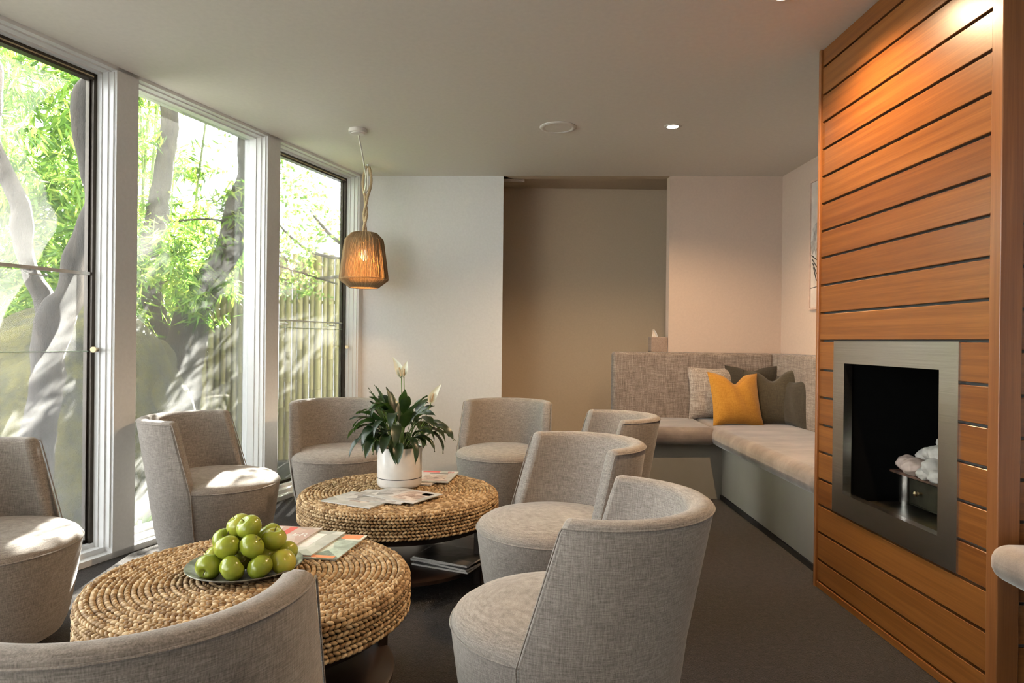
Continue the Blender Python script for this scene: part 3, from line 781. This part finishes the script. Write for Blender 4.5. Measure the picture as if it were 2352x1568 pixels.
magazine('pale magazine at the left of the three in front of the plant pot', -.618, 3.086, T0, -28.7, 'cov_white', th=.006, patch=[('box', .02, -.02, .09, .06, 'cov_brown'), ('box', -.09, .05, .05, .05, 'cov_grey')])
magazine('grey magazine in the middle of the three before the plant pot', -.521, 3.132, T0+.0065, -19, 'cov_grey', th=.004, patch=[('box', .01, .03, .14, .06, 'cov_white')])
magazine('topmost magazine with a food photo cover, at the right before the plant pot', -.437, 3.149, T0+.011, -32.6, 'cov_white', w=.21, h=.30, th=.004, patch=[('box', .055, .0, .13, .15, 'cov_brown'), ('box', -.08, .0, .09, .15, 'cov_grey'), ('box', .10, .055, .05, .04, 'ink_dark')])
magazine('white magazine with red 25 on its cover, right of the plant pot', -.335, 3.585, T0+.008, 82, 'cov_white', th=.005, patch=[('text', '25', .105, -.065, .045, 'ink_red', 180), ('box', -.03, -.01, .11, .12, 'cov_brown'), ('box', .115, .04, .035, .09, 'ink_red'), ('box', -.10, -.02, .03, .14, 'cov_pink'), ('box', .07, -.01, .018, .10, 'ink_dark')])
magazine('thick magazine underneath the white one right of the plant pot', -.40, 3.56, T0, 74, 'cov_brown', th=.007)
magazine('pink and grey magazine lying just behind the apples', -.785, 2.455, T0+.011, 80, 'cov_pink', th=.005, patch=[('text', 'ER', .04, -.065, .055, 'ink_white', -90), ('box', .03, .0, .2, .03, 'ink_red'), ('box', .02, .055, .22, .03, 'cov_grey')])
magazine('white magazine in the middle of the three behind the apples', -.692, 2.425, T0+.0055, 79, 'cov_white', th=.005, patch=[('box', .02, .0, .16, .10, 'ink_white')])
magazine('magazine with an orange and green cover, right of the apples', -.606, 2.400, T0, 80, 'cov_green', th=.005, patch=[('box', .11, -.06, .05, .07, 'ink_orange'), ('box', -.12, -.03, .025, .12, 'ink_orange'), ('box', .0, .03, .15, .04, 'ink_white')])
for k, (dx_, dy_, dg, cv) in enumerate(((0, 0, -25, 'cov_dark'), (.012, .01, -32, 'cov_dark'), (-.01, .02, -20, 'cov_grey'), (.005, 0, -28, 'cov_dark'))):
    lab = ('bottom', 'second lowest', 'second highest', 'top')[k]+' dark magazine of the stack on the far table shelf'
    magazine(lab, -.215+dx_, 3.165+dy_, .101+k*.0095, dg, cv, w=.22, h=.29, th=.009, group='magazines stacked under the far table')

# ------------------------------------------------------------------ plate and apples
t = tag(G().obj('tmp', 'pewter'), None)
bpy.data.objects.remove(t)
PLc = (-.79, 2.155)
g = G(); g.lathe([(0, 0), (.10, 0), (.135, .005), (.172, .020), (.175, .0225), (.172, .0245), (.135, .010), (.10, .006), (0, .005)], 80)
o = g.obj('serving_plate', 'pewter', angle=60); o.location = (*PLc, T0); tag(o, 'round pewter plate carrying the green apples on the near table', 'plate')
def make_apple_thing(lab):
    t = thing('green_apple', lab, 'apple', (0, 0, 0), 0, 'green apples piled on the plate')
    g = G(); prof = []
    n = 22
    for i in range(n+1):
        a = PI*i/n; z = -math.cos(a); r = math.sin(a)
        dent_t = .34*math.exp(-(r/.28)**2) if z > 0 else 0; dent_b = .17*math.exp(-(r/.26)**2) if z < 0 else 0
        R = 1.0*(1+.05*z)
        prof.append((r*R*.0385, (z*.93-dent_t+dent_b)*.0365))
    g.lathe(prof, 32)
    g.v = [(x*(1+.03*math.cos(5*math.atan2(y, x))*(z < -.01)), y*(1+.03*math.cos(5*math.atan2(y, x))*(z < -.01)), z) for x, y, z in g.v]
    g.obj('fruit', 'apple', t, angle=180)
    g = G(); g.tube([(0, 0, .020), (.001, 0, .030), (.005, .001, .040)], [.0012, .0012, .0016], 6); g.obj('stem', 'stem', t)
    return t
b_, s_, u3 = T0+.005+.037, T0+.005+.037+.052, T0+.005+.037+.106
apl = [((-.862, 2.055), b_, (1.9, .3), 'apple at the left front of the plate, its blossom end showing'),
       ((-.787, 2.040), b_, (.5, .9), 'second apple from the left in the front row'),
       ((-.711, 2.058), b_, (2.6, .3), 'plain round apple in the middle of the front row'),
       ((-.655, 2.105), b_, (2.4, -.6), 'yellowish apple at the right end of the front row'),
       ((-.680, 2.205), b_, (.3, -.4), 'rightmost apple, apart from the pile beside the magazines'),
       ((-.880, 2.135), b_, (.8, -.5), 'apple low at the left edge behind the front left one'),
       ((-.855, 2.225), b_, (.2, .3), 'apple at the far left rear of the pile'),
       ((-.770, 2.260), b_, (.1, -.4), 'apple at the rear middle of the pile, mostly hidden'),
       ((-.785, 2.135), b_, (.1, .1), 'apple buried in the centre of the pile'),
       ((-.722, 2.150), b_, (.3, .1), 'apple hidden beneath the upright one on the right'),
       ((-.815, 2.075), s_, (.5, -.4), 'second-layer apple above the front left pair'),
       ((-.745, 2.085), s_, (-.5, .7), 'second-layer apple in the middle, tipped to the right'),
       ((-.700, 2.150), s_+.004, (.12, .05), 'upright apple with clear stem hollow on the right of the pile'),
       ((-.850, 2.145), s_, (.4, -.6), 'second-layer apple at the left behind its neighbour'),
       ((-.800, 2.195), s_, (.6, -.4), 'second-layer apple at the rear left'),
       ((-.735, 2.215), s_, (.4, .4), 'second-layer apple at the rear, behind the topmost'),
       ((-.768, 2.125), u3-.006, (.6, .3), 'topmost apple of the pile'),
       ((-.812, 2.160), u3-.010, (.3, -.5), 'apple just left of and behind the topmost one')]
ap = None
for i, ((x, y), z, (rx, ry), lab) in enumerate(apl):
    if ap is None: ap = make_apple_thing(lab); o = ap
    else: o = dup(ap, (0, 0, 0), 0, lab)
    o.location = (x, y, z); o.rotation_euler = (rx, ry, i*1.1)

# ------------------------------------------------------------------ potted peace lily
pl = thing('potted_peace_lily', 'peace lily with dark drooping leaves in a white pot on the far table', 'potted plant', (-.49, 3.40, T0))
g = G(); g.lathe([(0, 0), (.095, 0), (.105, .006), (.110, .02), (.110, .195), (.108, .198), (.104, .195), (.104, .17), (0, .17)], 64)
pot = g.obj('pot', 'pot', pl, angle=50)
g = G(); g.lathe([(.1095, .047), (.1106, .047), (.1106, .0505), (.1095, .0505)], 64); g.obj('groove_line', 'groove', pot)
g = G(); g.lathe([(0, .178), (.06, .180), (.104, .174)], 40); g.obj('soil', 'soil', pl)
def leaf_strip(g, base, dirv, ln, wd, droop, curl=.25, n=9, twist=0):
    """arching blade with a folded midrib"""
    p = Vector(base); d = Vector(dirv).normalized(); side0 = d.cross(Vector((0, 0, 1)))
    if side0.length < .1: side0 = Vector((1, 0, 0))
    side0.normalize(); vs = []; fs = []; step = ln/n
    for i in range(n+1):
        u = i/n; wv = wd*(math.sin(PI*min(1, u*.93+.045))**.8)*(1-.35*u) if u < .97 else 0
        wv = wd*max(0, (math.sin(PI*u**.8))) ** .9
        nrm = side0.cross(d).normalized(); sd_ = (side0*math.cos(twist*u)+nrm*math.sin(twist*u))
        nn = sd_.cross(d).normalized()
        if nn.z < 0: nn = -nn
        wob = .12*wd*math.sin(u*11+ln*40)
        vs += [p-sd_*wv+nn*(curl*wv+wob), p, p+sd_*wv+nn*(curl*wv-wob)]
        d = (d+Vector((0, 0, -droop/n))).normalized(); p = p+d*step
    for i in range(n):
        a = 3*i; fs += [(a, a+1, a+4, a+3), (a+1, a+2, a+5, a+4)]
    g.add(vs, fs); return p
rnd = random.Random(11); g = G(); gs = G()
for k in range(92):
    a = rnd.uniform(0, 2*PI); el = rnd.choice((rnd.uniform(.25, .8), rnd.uniform(.5, 1.1), rnd.uniform(.9, 1.4)))
    st = rnd.uniform(.05, .18) if el < 1 else rnd.uniform(.10, .20)
    b0 = Vector((rnd.uniform(0, .05)*math.cos(a), rnd.uniform(0, .05)*math.sin(a), .175))
    d = Vector((math.cos(a)*math.cos(el), math.sin(a)*math.cos(el), math.sin(el)))
    mid = b0+d*st+Vector((0, 0, .02))
    gs.tube([b0, b0+d*st*.5+Vector((0, 0, .012)), mid], .0018, 5)
    leaf_strip(g, mid, d+Vector((0, 0, -.15)), rnd.uniform(.10, .165), rnd.uniform(.018, .030), rnd.uniform(1.2, 3.6) if el < 1.1 else rnd.uniform(.4, 1.6), rnd.uniform(.1, .6), twist=rnd.uniform(-.8, .8))
leaf_strip(g, (-.06, -.03, .30), (-.85, -.1, .65), .19, .042, .9, .25)
leaf_strip(g, (-.02, -.05, .31), (-.15, -.5, .9), .16, .03, 1.2, .4)
leaf_strip(g, (.03, -.02, .32), (.45, 0, .9), .17, .032, .7, .5)
gs.tube([(.0, 0, .17), (-.03, -.02, .25), (-.06, -.03, .30)], .002, 5); gs.tube([(0, 0, .17), (-.02, -.05, .31)], .002, 5); gs.tube([(0, 0, .17), (.03, -.02, .32)], .002, 5)
g.obj('leaves', 'lily', pl, angle=180); gs.obj('leaf_stalks', 'stalk', pl)
def flower(base, top, hgt, lean, label):
    g = G(); g.tube(smooth([base, ((base[0]+top[0])/2+.006, (base[1]+top[1])/2, (base[2]+top[2])/2), top]), .0024, 6); st = g.obj('flower_stem', 'stalk', pl)
    g = G(); vs = []; fs = []; n = 10; m = 7
    for i in range(n+1):
        u = i/n; hw = .026*math.sin(PI*min(1, u**.75))**.8*(1-.2*u)*hgt/.11
        for k in range(m+1):
            s = -1+2*k/m; vs.append((top[0]+lean*u*u*.05+s*hw, top[1]+.016*abs(s)**1.5*-1*(1-u), top[2]-.01+hgt*u))
    for i in range(n):
        for k in range(m): fs.append((i*(m+1)+k, i*(m+1)+k+1, (i+1)*(m+1)+k+1, (i+1)*(m+1)+k))
    g.add(vs, fs); g.obj('spathe', 'petal', st, angle=180)
    g = G(); g.tube([(top[0], top[1]-.010, top[2]), (top[0]+lean*.01, top[1]-.012, top[2]+hgt*.4)], [.005, .003], 8); g.obj('spadix', 'straw', st)
flower((.0, 0, .18), (.004, 0, .545), .105, -.9, '')
flower((.01, .0, .18), (.018, -.01, .55), .08, .3, '')
flower((.05, 0, .18), (.155, 0, .42), .10, 1.0, '')

# ------------------------------------------------------------------ corner bench
bn = thing('corner_bench', 'built-in upholstered corner bench with tweed back and suede seat', 'bench', (0, 0, 0))
SH = .53
g = G(); g.prism([(.92, bw(.92, .02)), (2.19, bw(2.19, .02)), (2.19, bw(2.19, .15)), (.92, bw(.92, .15))], .44, 1.050)
g.obj('back_cushion', 'tweed', bn, bevel=.028, seg=5)
g = G(); g.prism([(2.185, 3.19), (2.30, 3.19), (2.30, bw(2.3, .02)), (2.185, bw(2.19, .02))], .44, 1.050)
g.obj('back_cushion', 'tweed', bn, bevel=.028, seg=5)
g = G(); g.prism([(.93, bw(.93, .13)), (1.575, bw(1.575, .13)), (1.545, 4.78), (.93, 4.80)], .402, SH)
g.obj('seat_cushion', 'suede', bn, bevel=.055, seg=6)
g = G(); g.prism([(1.56, bw(1.56, .14)), (2.20, bw(2.2, .14)), (2.20, 3.18), (1.485, 3.18), (1.50, 4.74)], .402, SH)
g.obj('seat_cushion', 'suede', bn, bevel=.055, seg=6)
g = G(); g.prism([(.95, 4.955), (1.62, 4.915), (1.575, 3.18), (2.30, 3.18), (2.30, bw(2.3, .02)), (.95, bw(.95, .02))], .0, .402)
g.obj('base_panel', 'base_paint', bn, smooth=False)
g = G(); g.prism([(1.626, 4.91), (1.59, 3.18), (1.565, 3.18), (1.605, 4.91)], 0, .032); g.obj('kick_board', 'black', bn, smooth=False)

# bench end beside the camera
b2 = thing('window_seat_bench', 'end of a grey suede bench cushion at the right picture edge', 'bench', (1.95, 1.72, 0), math.radians(-4))
g = G(); g.box(-.54, -.22, .455, .9, .22, .560); g.obj('seat_cushion', 'suede', b2, bevel=.048, seg=6)
g = G(); g.box(-.44, -.20, .430, .9, .20, .457); g.obj('seat_board', 'white', b2, smooth=False)
g = G(); g.box(.05, -.12, 0, .9, .18, .431); g.obj('base_panel', 'base_paint', b2, smooth=False)

# pillows
def pillow(label, m, loc, rot, w_=.43, h_=.43, t_=.075, chop=.0, cat='cushion'):
    n = 22; vs = []; fs = []
    for side in (1, -1):
        for i in range(n+1):
            for j in range(n+1):
                u = -1+2*i/n; v = -1+2*j/n
                th = t_*((1-abs(u)**2.6)*(1-abs(v)**2.6))**.55
                x = w_/2*u*(1-.085*(1-v*v)); z = h_/2*v*(1-.085*(1-u*u))
                z -= chop*math.exp(-(u/.33)**2)*((v+1)/2)**2.2
                wr = .005*math.sin(9*u+3*v)*(1-u*u)*(1-v*v)
                vs.append((x, side*th+wr, z))
    k = (n+1)**2
    for i in range(n):
        for j in range(n):
            a = i*(n+1)+j; b = a+n+1
            fs.append((a, a+1, b+1, b)); fs.append((k+a, k+b, k+b+1, k+a+1))
    g = G(); g.add(vs, fs); o = g.obj('throw_cushion', m, angle=180); o.location = loc; o.rotation_euler = rot
    tag(o, label, cat, 'cushions on the corner bench'); return o
pillow('grey tweed cushion behind the mustard one on the corner bench', 'tweed_pillow', (1.69, 5.36, .735), (-.16, 0, -.03), .40, .42, .06, .0)
pillow('mustard yellow cushion with a dented top, front of the bench pillows', 'mustard', (1.75, 5.02, .715), (-.34, .03, .14), .40, .41, .075, .075)
pillow('dark olive cushion with a dented top at the right of the group', 'olive', (2.055, 5.08, .725), (-.20, -.06, -.42), .42, .43, .075, .075)
pillow('charcoal cushion whose corner shows between the tweed and olive cushions', 'dark_olive', (1.98, 5.33, .74), (-.12, 0, -.12), .40, .43, .05, .03)
pillow('dark cushion mostly hidden at the right behind the olive one', 'dark_olive', (2.145, 4.98, .70), (-.10, .05, -1.25), .38, .36, .045, .02)

# tissue box on the ledge
tx = thing('tissue_box', 'woven cane tissue box with a tissue sticking out, on the alcove ledge', 'tissue box', (1.322, bw(1.32)+.075, 1.047))
g = G(); g.box(-.068, -.065, 0, .068, .065, .125); g.obj('box', 'wicker', tx, smooth=False, bevel=.005, seg=2)
g = G(); vs = []; fs = []
for i in range(7):
    u = i/6
    for k in range(7):
        s = -1+2*k/6; vs.append((-.02-.018*u+s*.025*(1-.75*u*u), .014*math.sin(s*3+u*2), .118+.072*u))
for i in range(6):
    for k in range(6): fs.append((i*7+k, i*7+k+1, (i+1)*7+k+1, (i+1)*7+k))
g.add(vs, fs); g.obj('tissue', 'tissue', tx, angle=180)

# ------------------------------------------------------------------ garden
g = G(); vs = []; fs = []
nxg, nyg = 40, 50
for i in range(nxg+1):
    for j in range(nyg+1):
        X = -14+ (13.2)*i/nxg; Y = -6+20*j/nyg
        vs.append((X, Y, -.10+.05*mnoise.noise(Vector((X*.8, Y*.8, 0)))))
vv = []
g.add(vs, [(i*(nyg+1)+j, (i+1)*(nyg+1)+j, (i+1)*(nyg+1)+j+1, i*(nyg+1)+j+1) for i in range(nxg) for j in range(nyg)
           if vs[(i+1)*(nyg+1)+j][0] < A+B*vs[(i+1)*(nyg+1)+j][1]-.1 or vs[i*(nyg+1)+j][1] > 6.0])
o = g.obj('ground', 'ground'); o['kind'] = 'structure'

def trunk(g, pts, radii, n=14):
    P = smooth(pts, 8); rr = []
    for i in range(len(pts)-1):
        for k in range(8): rr.append(lerp(radii[i], radii[i+1], k/8))
    rr.append(radii[-1]); s = len(g.v); g.tube(P, rr, n)
    for i in range(s, len(g.v)):
        p = Vector(g.v[i]); q = mnoise.noise(p*9)*.012+mnoise.noise(p*3)*.02
        g.v[i] = tuple(p+Vector((q, q, 0)))
def leaf(g, p, d, ln, wd):
    d = d.normalized(); s = d.cross(Vector((random.uniform(-1, 1), random.uniform(-1, 1), random.uniform(-1, 1)))).normalized()
    nn = s.cross(d)*wd*.3
    a = p+d*ln*.38
    g.add([p, a+s*wd+nn, p+d*ln, a-s*wd+nn], [(0, 1, 2), (0, 2, 3)])
def sprig(g, c, n, ln, wd, spread=.10, droop=.6):
    ax = Vector((random.uniform(-1, 1), random.uniform(-1, 1), random.uniform(-.4, .3))).normalized()
    for k in range(n):
        p = c+ax*random.uniform(-spread, spread)+Vector((random.uniform(-1, 1), random.uniform(-1, 1), random.uniform(-1, 1)))*spread*.35
        d = ax*random.uniform(.2, 1)+Vector((random.uniform(-1, 1), random.uniform(-1, 1), random.uniform(-1.1, .35)))*.7+Vector((0, 0, -droop*.4))
        leaf(g, p, d, ln*random.uniform(.65, 1.2), wd*random.uniform(.8, 1.2))
def foliage(g, count, box, n, ln, wd, thr=-.1, fr=1.2, seed=0, fn=None, spread=.1):
    k = 0; tries = 0
    while k < count and tries < count*12:
        tries += 1
        c = Vector([random.uniform(box[i], box[i+3]) for i in range(3)])
        if mnoise.noise(c*fr+Vector((seed, 0, 0))) < thr: continue
        if fn and not fn(c): continue
        if c.x > A+B*c.y-.35 and c.y < 6.1: continue
        sprig(g, c, n, ln, wd, spread); k += 1

# two-limbed tree outside the first window
def sc9(p, s=.9): return (p[0]*s, 4*s, 1.131+(p[1]-1.131)*s)
ta = thing('forked_tree', 'grey-barked forked tree close outside the left window', 'tree', (0, 0, 0))
g = G()
trunk(g, [sc9(p) for p in ((-2.72, -.35), (-2.69, .25), (-2.66, .6), (-2.62, .95), (-2.56, 1.25), (-2.49, 1.36), (-2.45, 1.58), (-2.38, 1.86), (-2.375, 2.12), (-2.41, 2.42), (-2.36, 2.62), (-2.1, 2.85), (-1.9, 3.4))],
      [.105, .085, .083, .088, .092, .070, .064, .060, .058, .070, .055, .045, .03], 18)
trunk(g, [sc9(p) for p in ((-2.56, 1.14), (-2.60, 1.25), (-2.66, 1.36), (-2.74, 1.56), (-2.78, 1.86), (-2.86, 2.05), (-2.92, 2.26), (-2.93, 2.6), (-3.05, 3.0), (-3.1, 3.6))],
      [.07, .062, .052, .046, .044, .046, .04, .036, .03, .02], 16)
g.obj('trunk', 'bark', ta, angle=180)
g = G(); foliage(g, 110, (-4.4, 3.2, 2.3, -2.6, 4.6, 3.6), 12, .12, .010, -.05, 1.2, 3); g.obj('foliage', 'leafC', ta, angle=180)

# leaning tree outside the middle window
tb_ = thing('leaning_tree', 'dark mossy tree leaning right outside the middle window', 'tree', (0, 0, 0))
g = G()
trunk(g, [(-2.46, 5.3, -.3), (-2.45, 5.3, .3), (-2.44, 5.3, .87), (-2.385, 5.3, 1.21), (-2.24, 5.3, 1.56), (-2.09, 5.3, 1.82), (-2.03, 5.3, 2.15), (-1.965, 5.3, 2.39), (-1.97, 5.3, 2.7), (-1.9, 5.4, 3.2), (-1.8, 5.6, 3.9)],
      [.17, .15, .14, .14, .105, .09, .072, .062, .055, .045, .03], 18)
trunk(g, [(-2.6, 5.35, 1.0), (-2.75, 5.4, 1.7), (-2.72, 5.5, 2.2), (-2.66, 5.5, 2.8), (-2.7, 5.5, 3.4), (-2.6, 5.5, 4.2)], [.08, .085, .08, .07, .06, .04], 14)
g.obj('trunk', 'bark2', tb_, angle=180)
g = G()
for a, b, c in (((-2.2, 5.25, 1.66), (-2.6, 5.1, 1.50), (-3.0, 5.0, 1.38)), ((-2.05, 5.3, 2.0), (-2.3, 5.2, 2.02), (-3.1, 5.0, 1.86)), ((-1.98, 5.3, 2.4), (-1.7, 5.4, 2.6), (-1.5, 5.6, 2.7)), ((-2.1, 5.3, 1.8), (-1.75, 5.5, 1.7), (-1.4, 5.9, 1.6))):
    g.tube(smooth([a, b, c]), .008, 6)
g.obj('branch', 'bark2', tb_)
g = G()
foliage(g, 190, (-3.2, 4.8, 1.05, -2.1, 5.25, 1.95), 13, .12, .0085, -.02, 2.2, 9, lambda c: c.z > 1.25 or c.x < -2.5, .11)
foliage(g, 60, (-2.35, 5.0, 1.5, -1.75, 5.6, 2.3), 11, .11, .008, .02, 2.6, 5, lambda c: abs(c.x-(-2.05)) < .28, .09)
foliage(g, 70, (-3.0, 6.5, 3.5, -1.2, 8.5, 4.6), 12, .13, .010, .02, 1.6, 15)
g.obj('foliage', 'leafA', tb_, angle=180)

# bamboo clumps
def bamboo(label, culms, boxes, mat_, n=13, seed=0):
    t = thing('bamboo_clump', label, 'bamboo', (0, 0, 0), 0, 'bamboo clumps in the garden')
    g = G()
    for (x, y, lx, ly, h, r) in culms:
        pts = [(x+lx*s*s, y+ly*s*s, -.1+h*s) for s in [k/10 for k in range(11)]]
        g.tube(pts, [r*(1-.5*k/10) for k in range(11)], 7)
        for k in range(1, 12):
            s = k/12; g.tube([(x+lx*s*s, y+ly*s*s, -.1+h*s-.004), (x+lx*s*s, y+ly*s*s, -.1+h*s+.004)], r*1.15*(1-.5*s), 7)
    g.obj('culms', 'culm', t)
    g = G()
    for (cnt, bx, thr, fr_) in boxes: foliage(g, cnt, bx, n, .135, .0105, thr, fr_, seed)
    g.obj('foliage', mat_, t, angle=180)
rb = random.Random(5)
bamboo('bamboo clump with thin dark culms seen through the left window',
       [(-4.6+rb.uniform(-.7, .9), 5.9+rb.uniform(-.5, .5), rb.uniform(-.4, .8), rb.uniform(-.5, .2), rb.uniform(3.6, 4.6), rb.uniform(.014, .024)) for k in range(26)],
       [(1700, (-5.2, 4.9, 1.3, -3.05, 6.6, 4.1), -.16, 1.3), (160, (-5.2, 4.7, 1.1, -3.2, 5.6, 2.2), .0, 1.6)], 'leafA', seed=2)
bamboo('leafy bamboo clump at the left of the middle window',
       [(-3.1+rb.uniform(-.3, .35), 6.0+rb.uniform(-.3, .3), rb.uniform(-.2, .3), rb.uniform(-.4, .1), rb.uniform(3.4, 4.4), rb.uniform(.012, .02)) for k in range(9)],
       [(330, (-3.7, 5.3, 1.3, -2.65, 6.4, 3.6), -.1, 1.5), (110, (-2.95, 5.3, 1.5, -2.3, 6.2, 2.25), .05, 2.0)], 'leafA', seed=8)
bamboo('farther bamboo clump behind the forked tree',
       [(-6.4+rb.uniform(-1, 1), 8.6+rb.uniform(-.5, .5), rb.uniform(-.4, .4), rb.uniform(-.3, .3), rb.uniform(4, 5), rb.uniform(.015, .03)) for k in range(16)],
       [(1100, (-7.6, 7.4, 1.2, -4.6, 9.4, 5.2), -.2, 1.0)], 'leafC', seed=4)

# maple-like tree beyond the last window
tm = thing('light_leaved_tree', 'airy tree with small leaves and bare twigs above the fence, outside the last window', 'tree', (0, 0, 0))
g = G()
trunk(g, [(-1.0, 8.4, -.1), (-1.05, 8.3, 1.5), (-1.25, 8.0, 2.6), (-1.9, 7.6, 3.3), (-2.5, 7.2, 3.6), (-3.1, 7, 3.7)], [.12, .10, .07, .045, .03, .015], 10)
for P in (((-1.25, 8, 2.6), (-1.55, 7.4, 2.75), (-1.95, 6.9, 3.05), (-2.2, 6.6, 3.25)), ((-1.1, 8.2, 2.0), (-1.45, 7.3, 1.95), (-1.85, 6.6, 1.98), (-2.15, 6.4, 2.3)),
          ((-1.1, 8.2, 1.9), (-1.5, 7.0, 1.78), (-1.8, 6.5, 1.72), (-2.1, 6.2, 2.0)), ((-1.45, 7.4, 2.0), (-1.7, 7, 2.15), (-1.85, 6.8, 2.35))):
    trunk(g, P, [.03, .02, .014, .007], 7)
g.obj('branches', 'bark2', tm, angle=180)
g = G()
foliage(g, 300, (-2.6, 6.2, 2.1, -1.1, 7.8, 3.3), 9, .055, .014, .09, 1.7, 21, lambda c: c.x > -2.0 or random.random() < .35, .10)
foliage(g, 70, (-2.0, 6.0, 1.5, -1.3, 6.6, 2.1), 9, .055, .014, -.02, 2.2, 22, None, .09)
foliage(g, 80, (-2.8, 6.6, 3.0, -.6, 8.6, 4.2), 10, .07, .016, .03, 1.8, 25, None, .12)
g.obj('foliage', 'leafB', tm, angle=180)

# rocks
def rock(label, loc, sx, sy, sz, seed, rot=0):
    gg = blob(1, 1, seed, 5, .30, 1.1)
    o = gg.obj('boulder', 'rock', angle=180); o.location = loc; o.scale = (sx, sy/1.18, sz); o.rotation_euler = (0, .12, rot)
    return tag(o, label, 'boulder', 'mossy boulders in the garden')
rock('large mossy boulder filling the lower left window', (-3.15, 4.65, .25), .98, .62, 1.08, 3, .15)
rock('mossy boulder at the lower left of the middle window', (-2.50, 4.75, .55), .34, .30, .58, 8, .5)
rock('small grey boulder low behind the side-on chair', (-2.45, 4.45, .0), .22, .2, .20, 12, .5)

# bamboo pole fence
def fence(name, label, pts, zt, r0, group):
    t = thing(name, label, 'fence', (pts[0][0], pts[0][1], -.1))
    g = G(); (x0, y0), (x1, y1) = pts; Ln = math.hypot(x1-x0, y1-y0); s = 0
    rf = random.Random(3)
    while s < Ln:
        r = r0*rf.uniform(.8, 1.2); u = (s+r)/Ln; x, y = (x1-x0)*u, (y1-y0)*u; h = zt+rf.uniform(-.06, .07)+.1
        pts_, rr = [], []
        z = 0; k = rf.uniform(.1, .3)
        while z < h:
            z2 = min(h, z+k)
            pts_ += [(x, y, z), (x, y, z2-.008), (x, y, z2-.003), (x, y, z2)]; rr += [r, r*.98, r*1.10, r*.98]; z = z2; k = .30
        g.tube(pts_, rr, 10); s += 2*r+rf.choice((-.002, -.001, 0, .0005, .0015, .003))
    g.obj('poles', 'bamboo_fence', t)
    g = G()
    dxn, dyn = (y1-y0)/Ln, -(x1-x0)/Ln
    for z in (.5, 1.6): g.tube([(dxn*-.06, dyn*-.06, z), (x1-x0-dxn*.06, y1-y0-dyn*.06, z)], .02, 8)
    g.obj('rail', 'culm', t); return t
fence('bamboo_fence', 'upright bamboo pole fence behind the middle and last windows', ((-4.2, 6.95), (-.9, 6.9)), 1.95, .031, None)
fence('bamboo_fence', 'tan fence far behind the bamboo at the left window', ((-9, 10.4), (-4.2, 9.6)), 1.95, .06, None)
# ground plants
def strap_plant(label, loc, n, ln, seed):
    t = thing('strap_leaf_plant', label, 'plant', loc, 0, 'low green plants at the foot of the windows'); g = G(); rr = random.Random(seed)
    for k in range(n):
        a = rr.uniform(0, 2*PI); el = rr.uniform(.7, 1.4)
        leaf_strip(g, (rr.uniform(-.04, .04), rr.uniform(-.04, .04), 0), (math.cos(a)*math.cos(el), math.sin(a)*math.cos(el), math.sin(el)), ln*rr.uniform(.6, 1.1), .012, rr.uniform(.8, 2.2), .2)
    g.obj('leaves', 'leafC', t, angle=180)
strap_plant('strappy green plant low in the middle window beside the side-on chair', (-2.13, 4.12, -.08), 26, .38, 1)
strap_plant('low leafy plant at the foot of the last window', (-1.78, 5.25, -.08), 30, .28, 2)
strap_plant('green tuft at the foot of the last window near the post', (-1.95, 5.0, -.08), 22, .32, 3)
